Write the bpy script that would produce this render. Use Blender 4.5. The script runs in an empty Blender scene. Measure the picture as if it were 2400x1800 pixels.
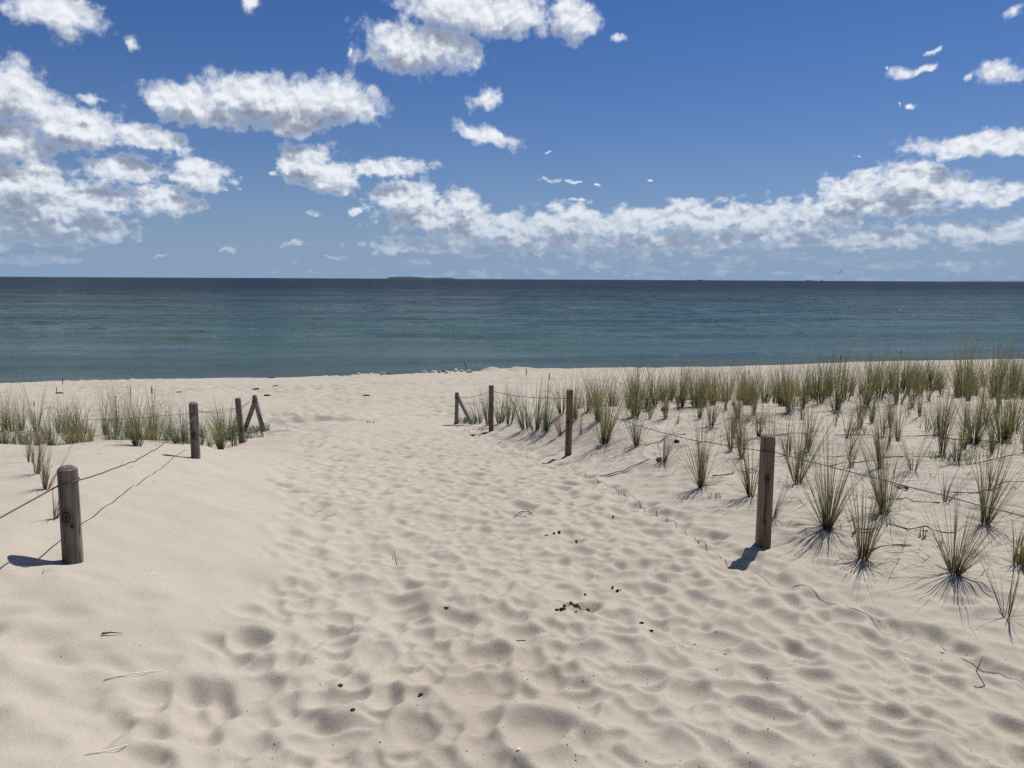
import bpy, math, random
import numpy as np
from mathutils import Vector, Matrix, Euler

R = math.radians
C = bpy.context.scene
COL = C.collection
rng = np.random.default_rng(7)
random.seed(7)

# ------------------------------------------------------------------ camera
CAM_Z = 4.1
cam_data = bpy.data.cameras.new('camera')
cam_data.sensor_width = 36.0
cam_data.lens = 27.05
cam_data.clip_start = 0.05
cam_data.clip_end = 60000
cam = bpy.data.objects.new('camera', cam_data)
COL.objects.link(cam)
cam.location = (0, 0, CAM_Z)
cam.rotation_euler = (Matrix.Rotation(R(90 - 7.77), 3, 'X') @ Matrix.Rotation(R(0.29), 3, 'Z')).to_euler()
C.camera = cam

# ------------------------------------------------------------------ sun
SUN_AZ, SUN_EL = 38.0, 57.0          # degrees to the right of +Y, and above the horizon
sd = bpy.data.lights.new('sun', 'SUN')
sd.energy = 4.8
sd.angle = R(0.53)
sd.color = (1.0, 0.952, 0.885)
sun = bpy.data.objects.new('sun', sd)
COL.objects.link(sun)
sdir = Vector((math.sin(R(SUN_AZ)) * math.cos(R(SUN_EL)), math.cos(R(SUN_AZ)) * math.cos(R(SUN_EL)), math.sin(R(SUN_EL))))
sun.rotation_euler = sdir.to_track_quat('Z', 'Y').to_euler()

C.view_settings.view_transform = 'Standard'
C.view_settings.look = 'None'
C.view_settings.exposure = 0.0
C.view_settings.gamma = 1
C.view_settings.use_curve_mapping = False
C.cycles.max_bounces = 6
C.cycles.diffuse_bounces = 2
C.cycles.glossy_bounces = 3
C.cycles.transmission_bounces = 3
C.cycles.sample_clamp_indirect = 4
C.cycles.sample_clamp_direct = 5
C.cycles.use_denoising = False
C.cycles.use_adaptive_sampling = True
C.cycles.adaptive_threshold = 0.01


# ------------------------------------------------------------------ node helper
class N:
    """small wrapper round a node tree"""
    def __init__(self, nt):
        self.nt = nt

    def new(self, t, **kw):
        n = self.nt.nodes.new(t)
        for k, v in kw.items():
            setattr(n, k, v)
        return n

    def put(self, sock, v):
        if isinstance(v, bpy.types.NodeSocket):
            self.nt.links.new(v, sock)
        elif v is not None:
            sock.default_value = v

    def m(self, op, a, b=None, c=None, clamp=False):
        n = self.new('ShaderNodeMath', operation=op, use_clamp=clamp)
        for i, v in enumerate((a, b, c)):
            if v is not None:
                self.put(n.inputs[i], v)
        return n.outputs[0]

    def v(self, op, a, b=None, c=None, s=None):
        n = self.new('ShaderNodeVectorMath', operation=op)
        for i, x in enumerate((a, b, c)):
            if x is not None:
                self.put(n.inputs[i], x)
        if s is not None:
            self.put(n.inputs['Scale'], s)
        return n.outputs['Value'] if op in ('LENGTH', 'DOT_PRODUCT', 'DISTANCE') else n.outputs[0]

    def noise(self, vec, scale, detail=4, rough=0.5, dist=0.0, lac=2.0):
        n = self.new('ShaderNodeTexNoise')
        self.put(n.inputs['Vector'], vec)
        self.put(n.inputs['Scale'], scale)
        n.inputs['Detail'].default_value = detail
        n.inputs['Roughness'].default_value = rough
        n.inputs['Distortion'].default_value = dist
        n.inputs['Lacunarity'].default_value = lac
        return n

    def ramp(self, fac, stops, interp='LINEAR'):
        n = self.new('ShaderNodeValToRGB')
        n.color_ramp.interpolation = interp
        e = n.color_ramp.elements
        while len(e) < len(stops):
            e.new(0.5)
        for q, (p, c) in zip(e, stops):
            q.position = p
            q.color = (c if hasattr(c, '__len__') else (c, c, c)) + ((1,) if not hasattr(c, '__len__') or len(c) == 3 else ()) if hasattr(c, '__len__') else (c, c, c, 1)
        self.put(n.inputs[0], fac)
        return n.outputs[0]

    def maprange(self, v, a, b, c, d, kind='LINEAR'):
        n = self.new('ShaderNodeMapRange', interpolation_type=kind)
        for i, x in enumerate((v, a, b, c, d)):
            self.put(n.inputs[i], x)
        return n.outputs[0]

    def mix(self, f, a, b, blend='MIX'):
        n = self.new('ShaderNodeMix', data_type='RGBA', blend_type=blend)
        self.put(n.inputs[0], f)
        self.put(n.inputs[6], a if not isinstance(a, tuple) else a + (1,) if len(a) == 3 else a)
        self.put(n.inputs[7], b if not isinstance(b, tuple) else b + (1,) if len(b) == 3 else b)
        return n.outputs[2]

# ------------------------------------------------------------------ sky with fair-weather clouds
# each row: azimuth, elevation (degrees), half width, half height, tilt
CLOUDS = [
    (-29.20, 15.81, 2.73, 1.11, 0),
    (-28.71, 14.72, 0.76, 0.85, 0),
    (-25.27, 14.57, 0.60, 0.66, -20),
    (-17.86, 17.64, 1.10, 0.59, 0),
    (-6.60, 15.76, 4.51, 1.78, 0),
    (-1.34, 17.92, 4.21, 1.58, 0),
    (4.08, 17.65, 1.85, 1.33, -20),
    (-4.63, 18.42, 3.90, 1.26, 0),
    (7.53, 16.37, 0.62, 0.42, 0),
    (-11.62, 15.21, 0.28, 0.42, 0),
    (-8.80, 16.98, 1.18, 0.62, 0),
    (-22.14, 11.48, 2.81, 1.17, 0),
    (-17.82, 12.00, 4.68, 1.64, 0),
    (-13.00, 12.10, 3.83, 1.68, 0),
    (-15.06, 10.62, 3.19, 0.82, 0),
    (-21.13, 10.64, 2.99, 0.80, 0),
    (-10.24, 11.48, 1.19, 0.53, 0),
    (-32.23, 10.69, 2.37, 2.03, 0),
    (-28.94, 9.45, 3.91, 1.56, -10),
    (-24.84, 8.90, 3.12, 0.90, -12),
    (-32.42, 8.00, 2.95, 1.23, 0),
    (-27.89, 11.19, 1.07, 0.32, -10),
    (-31.93, 5.54, 3.48, 2.02, 0),
    (-30.46, 3.94, 4.10, 1.57, 0),
    (-28.04, 4.85, 3.76, 1.22, 0),
    (-31.91, 2.71, 5.23, 0.94, 0),
    (-28.63, 3.09, 3.22, 0.70, 0),
    (-23.64, 4.92, 2.26, 1.05, 0),
    (-32.02, 1.01, 2.79, 0.37, 0),
    (-26.33, 6.94, 2.41, 1.11, 0),
    (-24.70, 6.91, 1.14, 0.86, 0),
    (-21.58, 6.68, 1.95, 1.27, 0),
    (-2.09, 12.65, 1.42, 1.02, 0),
    (-1.78, 10.10, 2.61, 0.74, -15),
    (-16.88, 7.32, 0.45, 0.23, 0),
    (-14.71, 8.12, 2.19, 1.27, 0),
    (-13.43, 7.17, 2.51, 1.15, 0),
    (-13.45, 6.53, 2.22, 0.69, 0),
    (-8.96, 7.88, 3.19, 0.70, 0),
    (-7.63, 5.79, 2.91, 1.24, 0),
    (-6.26, 4.68, 3.40, 0.96, 0),
    (-3.79, 4.95, 1.92, 1.32, 0),
    (-6.27, 4.23, 4.03, 0.90, 0),
    (-14.38, 4.58, 0.85, 0.23, 0),
    (-11.12, 4.89, 0.62, 0.38, 0),
    (-5.67, 2.50, 4.68, 0.67, 0),
    (-0.68, 3.52, 5.30, 1.34, 0),
    (3.99, 4.14, 3.39, 1.39, 0),
    (8.61, 3.82, 4.21, 1.32, 0),
    (13.10, 4.23, 3.78, 1.30, 0),
    (17.16, 4.32, 3.62, 1.33, 0),
    (21.30, 4.52, 3.94, 1.18, 0),
    (23.33, 6.12, 2.31, 1.20, 0),
    (26.35, 6.52, 2.67, 1.33, 0),
    (29.08, 5.60, 3.43, 1.05, 0),
    (31.62, 5.34, 2.41, 0.67, 0),
    (26.72, 4.77, 3.60, 0.65, 0),
    (30.03, 8.42, 3.77, 0.81, 3),
    (32.26, 8.43, 2.36, 0.84, 0),
    (2.45, 2.67, 6.19, 0.74, 0),
    (11.07, 2.61, 7.02, 0.72, 0),
    (19.46, 3.07, 5.35, 0.75, 0),
    (25.59, 2.88, 4.40, 0.72, 0),
    (30.89, 3.04, 3.32, 0.79, 0),
    (32.88, 3.37, 1.30, 0.67, 0),
    (25.79, 12.96, 1.02, 0.48, 0),
    (26.88, 13.02, 0.96, 0.36, 15),
    (27.27, 14.12, 0.65, 0.25, 15),
    (31.39, 12.50, 1.49, 0.81, 0),
    (29.85, 12.26, 0.44, 0.31, 20),
    (25.67, 11.19, 0.28, 0.20, 0),
    (26.29, 11.11, 0.28, 0.22, 0),
    (31.46, 15.57, 0.63, 0.44, 25),
    (23.71, 8.32, 0.35, 0.19, 15),
    (2.55, 7.14, 1.18, 0.24, -5),
    (4.41, 6.96, 0.74, 0.17, 0),
    (6.10, 6.83, 0.44, 0.09, 0),
    (9.67, 6.99, 0.24, 0.12, 0),
    (2.44, 9.05, 0.25, 0.14, -20),
    (4.27, 5.71, 1.04, 0.26, 0),
    (-20.11, 1.91, 0.67, 0.23, 0),
    (-15.47, 2.49, 1.12, 0.28, 0),
    (-24.47, 1.41, 0.84, 0.11, 0),
    (-13.00, 1.42, 0.96, 0.19, 0),
    (-8.75, 2.28, 1.84, 0.49, 0),
    (31.55, 6.24, 0.14, 0.10, 0),
    (24.91, 13.22, 0.16, 0.12, 0),
]


def build_world():
    w = bpy.data.worlds.new('World')
    C.world = w
    w.use_nodes = True
    nt = w.node_tree
    nt.nodes.clear()
    # --- group: cloud field as a function of (azimuth, elevation, 0)
    g = bpy.data.node_groups.new('cloud_field', 'ShaderNodeTree')
    g.interface.new_socket('P', in_out='INPUT', socket_type='NodeSocketVector')
    g.interface.new_socket('Field', in_out='OUTPUT', socket_type='NodeSocketFloat')
    k = N(g)
    gi = k.new('NodeGroupInput')
    go = k.new('NodeGroupOutput')
    P = gi.outputs[0]
    # billows: domain warp then ellipses
    w1 = k.noise(P, 0.28, 2, 0.5)
    w2 = k.noise(P, 0.9, 3, 0.55)
    wv = k.v('SUBTRACT', w1.outputs['Color'], (0.5, 0.5, 0.5))
    wv2 = k.v('SUBTRACT', w2.outputs['Color'], (0.5, 0.5, 0.5))
    Pw = k.v('MULTIPLY_ADD', wv, (1.6, 1.0, 0), P)
    Pw = k.v('MULTIPLY_ADD', wv2, (1.3, 1.0, 0), Pw)
    Pw = k.v('MULTIPLY', Pw, (1, 1, 0))
    best = None
    for ci, (az, el, ra, re, tilt) in enumerate(CLOUDS):
        if ci and ci % 8 == 0:          # chain the blocks so that the shader's registers can be reused
            Pw = k.v('MULTIPLY_ADD', best, (1e-9, 1e-9, 0), Pw)
        if abs(tilt) > 0.5:
            mp = k.new('ShaderNodeMapping', vector_type='TEXTURE')
            k.put(mp.inputs[0], Pw)
            mp.inputs[1].default_value = (az, el, 0)
            mp.inputs[2].default_value = (0, 0, R(tilt))
            mp.inputs[3].default_value = (ra, re, 1)
            q = k.v('LENGTH', mp.outputs[0])
        else:
            q = k.v('LENGTH', k.v('MULTIPLY_ADD', Pw, (1 / ra, 1 / re, 0), (-az / ra, -el / re, 0)))
        if ra < 1.7:                     # wisps: thinner, so that the noise opens them up
            q = k.m('MULTIPLY_ADD', q, 0.80, 0.42)
        if best is None:
            best = q
        else:
            n = k.new('ShaderNodeMath', operation='SMOOTH_MIN')
            k.put(n.inputs[0], best)
            k.put(n.inputs[1], q)
            n.inputs[2].default_value = 0.25
            best = n.outputs[0]
    field = k.m('SUBTRACT', 1.22, best)
    # clouds added out of view round the sky, their cover set to whiten shadow fill
    sp = k.new('ShaderNodeSeparateXYZ')
    k.put(sp.inputs[0], P)
    gen = k.noise(k.v('MULTIPLY', P, (1, 2.2, 1)), 0.045, 3, 0.5).outputs[0]
    gen = k.m('MULTIPLY_ADD', gen, 5.0, -2.7)
    away = k.maprange(k.m('ABSOLUTE', sp.outputs[0]), 38, 48, -3.0, 0.0)
    up = k.maprange(sp.outputs[1], 29, 40, -3.0, 0.0)
    gen = k.m('ADD', gen, k.m('MAXIMUM', away, up))
    field = k.m('MAXIMUM', field, gen)
    # low hazy bands near the horizon
    bn = k.noise(k.v('MULTIPLY', P, (0.35, 1.5, 1)), 1.0, 4, 0.55).outputs[0]
    band = k.m('MULTIPLY_ADD', bn, 2.4, -1.30)
    be = k.maprange(sp.outputs[1], 1.6, 5.2, 0.0, -0.9)
    bl = k.maprange(sp.outputs[0], -24, 2, -0.30, 0.22)
    band = k.m('ADD', k.m('ADD', band, be), bl)
    field = k.m('MAXIMUM', field, band)
    # cauliflower edges, multi-octave
    n1 = k.noise(P, 0.55, 2.0, 0.5).outputs[0]
    vor = k.new('ShaderNodeTexVoronoi', feature='SMOOTH_F1', voronoi_dimensions='2D')
    k.put(vor.inputs['Vector'], k.v('MULTIPLY_ADD', wv2, (0.9, 0.9, 0), P))
    vor.inputs['Scale'].default_value = 0.75
    vor.inputs['Detail'].default_value = 2.6
    vor.inputs['Roughness'].default_value = 0.55
    vor.inputs['Lacunarity'].default_value = 2.3
    vor.inputs['Smoothness'].default_value = 0.55
    n2 = k.noise(P, 2.3, 4.0, 0.58).outputs[0]
    f = k.m('MULTIPLY_ADD', k.m('SUBTRACT', n1, 0.5), 0.75, field)
    f = k.m('MULTIPLY_ADD', k.m('SUBTRACT', 0.42, vor.outputs['Distance']), 0.46, f)
    f = k.m('MULTIPLY_ADD', k.m('SUBTRACT', n2, 0.5), 0.36, f)
    v2 = k.new('ShaderNodeTexVoronoi', feature='SMOOTH_F1', voronoi_dimensions='2D')
    k.put(v2.inputs['Vector'], k.v('MULTIPLY_ADD', wv2, (0.5, 0.3, 0), k.v('MULTIPLY', P, (0.62, 1.15, 0))))
    v2.inputs['Scale'].default_value = 1.25
    v2.inputs['Detail'].default_value = 2.0
    v2.inputs['Roughness'].default_value = 0.5
    v2.inputs['Smoothness'].default_value = 0.3
    lowf = k.maprange(sp.outputs[1], 7.0, 12.0, 0.50, 0.0)
    f = k.m('MULTIPLY_ADD', k.m('SUBTRACT', 0.62, v2.outputs['Distance']), lowf, f)
    k.put(go.inputs[0], f)

    k = N(nt)
    tc = k.new('ShaderNodeTexCoord')
    d = k.v('NORMALIZE', tc.outputs['Generated'])
    s = k.new('ShaderNodeSeparateXYZ')
    k.put(s.inputs[0], d)
    az = k.m('MULTIPLY', k.m('ARCTAN2', s.outputs[0], s.outputs[1]), 57.29578)
    el = k.m('MULTIPLY', k.m('ARCSINE', s.outputs[2]), 57.29578)
    cb = k.new('ShaderNodeCombineXYZ')
    k.put(cb.inputs[0], az)
    k.put(cb.inputs[1], el)
    P = cb.outputs[0]

    def fld(p):
        q = k.new('ShaderNodeGroup')
        q.node_tree = g
        k.put(q.inputs[0], p)
        return q.outputs[0]
    f0 = fld(P)
    f1 = fld(k.v('ADD', P, (0.50, 1.55, 0)))
    alpha = k.maprange(f0, -0.16, k.maprange(el, 5, 14, 0.44, 0.60), 0, 1, 'SMOOTHSTEP')
    # light reaches the side turned to the sun (up and to the right); the rest sees more cloud on the way
    sh = k.maprange(k.m('SUBTRACT', f1, f0), -0.45, 0.50, 0, 1)
    depth = k.maprange(f1, 0.0, 0.95, 0, 1, 'SMOOTHSTEP')
    shade = k.m('ADD', k.m('MULTIPLY', sh, 0.42), k.m('MULTIPLY', depth, 0.62))
    ra = k.noise(k.v('MULTIPLY', P, (0.9, 1.1, 0)), 1.1, 4.5, 0.55, dist=0.35).outputs[0]
    rb = k.noise(k.v('MULTIPLY_ADD', P, (0.9, 1.1, 0), (0.16, 0.36, 0)), 1.1, 4.5, 0.55, dist=0.35).outputs[0]
    rel = k.m('MULTIPLY', k.m('SUBTRACT', rb, ra), k.maprange(el, 4, 10, 2.2, 1.2))
    shade = k.m('ADD', shade, k.m('MULTIPLY', rel, k.maprange(f0, 0.1, 0.6, 0.3, 1.0)))
    shade = k.m('MULTIPLY_ADD', shade, 1.06, 0.12)
    shade = k.m('MULTIPLY', shade, k.maprange(el, 8, 17, 1.08, 1.0))
    shade = k.m('MULTIPLY', shade, k.maprange(alpha, 0.3, 1.0, 0.35, 1.0), )
    shade = k.m('MULTIPLY', shade, 0.80)
    ccol = k.ramp(shade, [(0.0, (0.88, 0.91, 0.96)), (0.22, (0.71, 0.75, 0.81)), (0.45, (0.50, 0.55, 0.63)), (0.65, (0.36, 0.40, 0.49)), (1.0, (0.23, 0.27, 0.36))])
    # aerial perspective near the horizon
    air = k.m('EXPONENT', k.m('MULTIPLY', el, -0.165), clamp=True)
    hzc = (0.240, 0.356, 0.530)
    sky = k.new('ShaderNodeTexSky', sky_type='NISHITA')
    sky.sun_disc = False
    sky.sun_elevation = R(SUN_EL)
    sky.sun_rotation = R(SUN_AZ)
    sky.altitude = 0
    sky.air_density = 1.0
    sky.dust_density = 0.25
    sky.ozone_density = 1.6
    skc = k.new('ShaderNodeHueSaturation')
    skc.inputs['Saturation'].default_value = 1.15
    skc.inputs['Value'].default_value = 0.80
    k.put(skc.inputs['Color'], k.v('MULTIPLY', sky.outputs[0], (0.97, 1.12, 1.62)))
    air = k.m('MULTIPLY', air, 1.0)
    base = k.mix(k.m('MULTIPLY', air, k.maprange(el, -3, 0, 0.6, 1.0), clamp=True), skc.outputs[0], k.v('SCALE', hzc, s=20.0))
    ccol = k.mix(k.m('MULTIPLY', k.m('EXPONENT', k.m('MULTIPLY', el, -0.30), clamp=True), 0.92), ccol, (0.36, 0.46, 0.62))
    ccol = k.v('SCALE', ccol, s=20.0)
    a2 = k.m('MULTIPLY', alpha, k.maprange(el, 0.0, 5.0, 0.45, 1.0))
    out = k.mix(a2, base, ccol)
    bg = k.new('ShaderNodeBackground')
    bg.inputs[1].default_value = 0.05
    k.put(bg.inputs[0], out)
    wo = k.new('ShaderNodeOutputWorld')
    k.put(wo.inputs[0], bg.outputs[0])
    w.cycles.sampling_method = 'MANUAL'
    w.cycles.sample_map_resolution = 512


build_world()

# ------------------------------------------------------------------ lie of the land
def _pw(xs, ys):
    """smooth curve through points (monotone cubic Hermite), vectorised"""
    xs = np.array(xs, float)
    ys = np.array(ys, float)
    h = np.diff(xs)
    dl = np.diff(ys) / h
    m = np.zeros_like(ys)
    m[1:-1] = np.where(dl[:-1] * dl[1:] > 0, 2 * dl[:-1] * dl[1:] / (dl[:-1] + dl[1:] + 1e-12), 0)
    m[0], m[-1] = dl[0], dl[-1]

    def f(x):
        x = np.clip(x, xs[0], xs[-1])
        i = np.clip(np.searchsorted(xs, x) - 1, 0, len(xs) - 2)
        t = (x - xs[i]) / h[i]
        return ((2 * t**3 - 3 * t**2 + 1) * ys[i] + (t**3 - 2 * t**2 + t) * h[i] * m[i]
                + (-2 * t**3 + 3 * t**2) * ys[i + 1] + (t**3 - t**2) * h[i] * m[i + 1])
    return f


def sst(t):
    t = np.clip(t, 0, 1)
    return t * t * (3 - 2 * t)


PATH = _pw([-3, 0, 3, 5, 8, 10, 13.5, 17, 20], [1.6, 1.65, 1.70, 1.78, 2.1, 2.38, 2.73, 3.2, 3.45])
DUNE = _pw([-3, 0, 3, 5, 8, 10, 11, 12.5, 14, 17, 20], [1.6, 1.6, 1.61, 1.60, 1.58, 1.60, 1.63, 1.76, 2.2, 3.05, 3.45])
MOUND = _pw([-3, 0, 2, 3.8, 5, 7, 8.5, 9.5, 11, 13, 16, 20], [1.35, 1.33, 1.3, 1.30, 1.38, 1.66, 1.89, 2.08, 2.5, 2.9, 3.2, 3.45])
FENCE_R = _pw([-3, 0, 1.9, 4.9, 10, 13.6, 17, 20], [3.4, 3.3, 3.0, 1.62, 0.73, -0.37, -1.3, -2.2])
FENCE_L = _pw([-3, 0.3, 3.8, 8.5, 12, 15, 20], [-2.15, -2.15, -2.17, -3.48, -4.2, -4.85, -6.0])


def water_y(x):
    return 34.3 + 0.25 * x + 0.5 * np.sin(x * 0.35 + 1.0) * 0.6


def base_z(x, y):
    x = np.asarray(x, float)
    y = np.asarray(y, float)
    P = PATH(y)
    dr = x - FENCE_R(y)
    wr = 0.58 * sst((dr + 0.25) / 1.35) + 0.42 * sst(dr / 8.0)
    dlf = x - FENCE_L(y)
    wl = sst((1.5 - dlf) / 2.7)
    h = P + wr * (DUNE(y) - P) + wl * (MOUND(y) - P)
    wy = water_y(x)
    t = np.clip((y - 20) / np.maximum(wy - 1.2 - 20, 1), 0, 1)
    hb = 3.45 + 0.50 * t ** 0.8
    hb = hb + np.clip((y - (wy - 1.2)) / 1.2, 0, 40) * 0.16
    h = np.where(y > 20, hb, h)
    z = CAM_Z - h
    # gentle hummocks on the planted dune
    z = z + wr * sst((y - 2) / 3) * sst((15 - y) / 3) * (0.05 * np.sin(x * 2.1 + y * 0.7) + 0.04 * np.sin(y * 2.7 - x * 1.3 + 2) + 0.02 * np.sin(x * 4.3 + 1) * np.sin(y * 3.9))
    z = z + wl * sst((y - 4) / 3) * sst((12 - y) / 3) * (0.03 * np.sin(x * 1.3 + 0.5) + 0.02 * np.sin(x * 3.1 + y))
    # drifted ridge beside the nearest left post, and the hollow at its foot
    z = z + 0.10 * np.exp(-(((x + 2.56) / 0.22) ** 2 + ((y - 3.52) / 0.34) ** 2))
    z = z - 0.035 * np.exp(-(((x + 2.34) / 0.10) ** 2 + ((y - 3.75) / 0.10) ** 2))
    z = z + 0.028 * np.exp(-(((x - 1.68) / 0.6) ** 2 + ((y - 4.95) / 0.6) ** 2)) + 0.006 * np.exp(-(((x + 2.2) / 0.5) ** 2 + ((y - 3.8) / 0.5) ** 2)) + 0.035 * np.exp(-(((x + 3.8) / 1.2) ** 2 + ((y - 8.2) / 1.3) ** 2))
    # hollow scraped by wheels across the mouth of the path
    e = 17.0 + 0.12 * np.sin(x * 1.1) + 0.06 * (x + 4)
    z = z + 0.10 * sst((x + 5.9) / 0.8) * sst((-3.1 - x) / 0.7) * sst((y - e) / 0.28) * sst((e + 3.0 - y) / 2.4)
    z = z + 0.035 * sst((x + 7) / 2) * sst((9 - x) / 3) * sst((y - 27.5) / 0.3) * sst((31 - y) / 3)
    # low heaps thrown up at the water's edge
    for (hx, hy, hr, ha) in ((-0.85, 32.8, 0.42, 0.20), (0.25, 33.2, 0.75, 0.15), (1.8, 33.4, 0.9, 0.08), (-6.0, 31.6, 0.45, 0.08), (-2.4, 32.6, 0.6, 0.06)):
        z = z + ha * np.exp(-(((x - hx) / hr) ** 2 + ((y - hy) / 0.35) ** 2))
    return z

# ------------------------------------------------------------------ fine relief of the sand: footprints, drifts, ripples
def fft_noise(shape, cell, wl, seed, ax=0.0, stretch=1.0):
    """smooth random field, typical wavelength wl metres, drawn out along direction ax (radians)"""
    r = np.random.default_rng(seed)
    F = np.fft.rfft2(r.standard_normal(shape).astype(np.float32))
    ky = np.fft.fftfreq(shape[0], cell)[:, None]
    kx = np.fft.rfftfreq(shape[1], cell)[None, :]
    u = kx * math.cos(ax) + ky * math.sin(ax)
    v = -kx * math.sin(ax) + ky * math.cos(ax)
    q = np.sqrt((u * stretch) ** 2 + v ** 2) * wl
    n = np.fft.irfft2(F * (q * np.exp(-q * q * 1.2)), s=shape)
    return (n / n.std()).astype(np.float32)


def fft_blur(H, cell, sig):
    ky = np.fft.fftfreq(H.shape[0], cell)[:, None]
    kx = np.fft.rfftfreq(H.shape[1], cell)[None, :]
    return np.fft.irfft2(np.fft.rfft2(H) * np.exp(-2 * (math.pi * sig) ** 2 * (kx ** 2 + ky ** 2)), s=H.shape).astype(np.float32)


def settle(H, cell, n, talus=0.56):
    """dry sand slides until no face is steeper than its angle of repose"""
    lim = talus * cell
    for _ in range(n):
        for ax in (0, 1):
            d = np.diff(H, axis=ax)
            m = np.sign(d) * np.maximum(np.abs(d) - lim, 0) * 0.25
            if ax == 0:
                H[:-1] += m
                H[1:] -= m
            else:
                H[:, :-1] += m
                H[:, 1:] -= m
    return H


def tame(H, cell, sig, up, down):
    """take the tips off isolated cones and the bottoms out of wells"""
    b = fft_blur(H, cell, sig)
    d = H - b
    return b + np.where(d > 0, up * np.tanh(d / up), down * np.tanh(d / down)).astype(np.float32)


class Raster:
    def __init__(s, x0, x1, y0, y1, cell):
        s.x0, s.y0, s.c = x0, y0, cell
        s.nx, s.ny = int((x1 - x0) / cell), int((y1 - y0) / cell)
        s.H = np.zeros((s.ny, s.nx), np.float32)

    def dent(s, x, y, ang, a, b, depth, keep=0.15, rim=0.28, soft=0.30, push=0.0, power=0.8):
        """press an elliptical hollow (half axes a, b; long axis along ang) into the sand and raise its rim"""
        R_ = max(a, b) * 1.9
        i0, i1 = int((x - R_ - s.x0) / s.c), int((x + R_ - s.x0) / s.c) + 1
        j0, j1 = int((y - R_ - s.y0) / s.c), int((y + R_ - s.y0) / s.c) + 1
        i0, j0 = max(i0, 0), max(j0, 0)
        i1, j1 = min(i1, s.nx), min(j1, s.ny)
        if i1 - i0 < 2 or j1 - j0 < 2:
            return
        X = s.x0 + np.arange(i0, i1) * s.c - x
        Y = (s.y0 + np.arange(j0, j1) * s.c - y)[:, None]
        ca, sa = math.cos(ang), math.sin(ang)
        U = (X * ca + Y * sa) / a
        V = (-X * sa + Y * ca) / b
        th = np.arctan2(V, U)
        ph = x * 13.7 + y * 7.3
        q = np.sqrt(U * U + V * V) * (1 + 0.10 * np.sin(2 * th + ph) + 0.07 * np.sin(3 * th + ph * 2.1))
        W = s.H[j0:j1, i0:i1]
        mean = 0.0
        m = 1 - sst((q - (1 - soft)) / (2 * soft))
        pit = -depth * np.clip(1 - q * q, 0, 1) ** power + push * U * depth
        W[...] = W * (1 - m * (1 - keep)) + m * (1 - keep) * mean + np.where(q < 1, pit, 0) \
            + depth * rim * np.exp(-((q - 1.22) / 0.24) ** 2) * (1 + 0.5 * U)

    def foot(s, x, y, ang, size, depth, **kw):
        """one footprint: ball and heel"""
        c, d = math.cos(ang), math.sin(ang)
        s.dent(x - 0.085 * size * c, y - 0.085 * size * d, ang, 0.075 * size, 0.058 * size, depth * 0.85, **kw)
        s.dent(x + 0.075 * size * c, y + 0.075 * size * d, ang, 0.105 * size, 0.068 * size, depth, **kw)

    def sample(s, x, y):
        u = np.clip((x - s.x0) / s.c, 0, s.nx - 1.001)
        v = np.clip((y - s.y0) / s.c, 0, s.ny - 1.001)
        i, j = u.astype(np.int32), v.astype(np.int32)
        fu, fv = u - i, v - j
        H = s.H
        return (H[j, i] * (1 - fu) + H[j, i + 1] * fu) * (1 - fv) + (H[j + 1, i] * (1 - fu) + H[j + 1, i + 1] * fu) * fv


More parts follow.
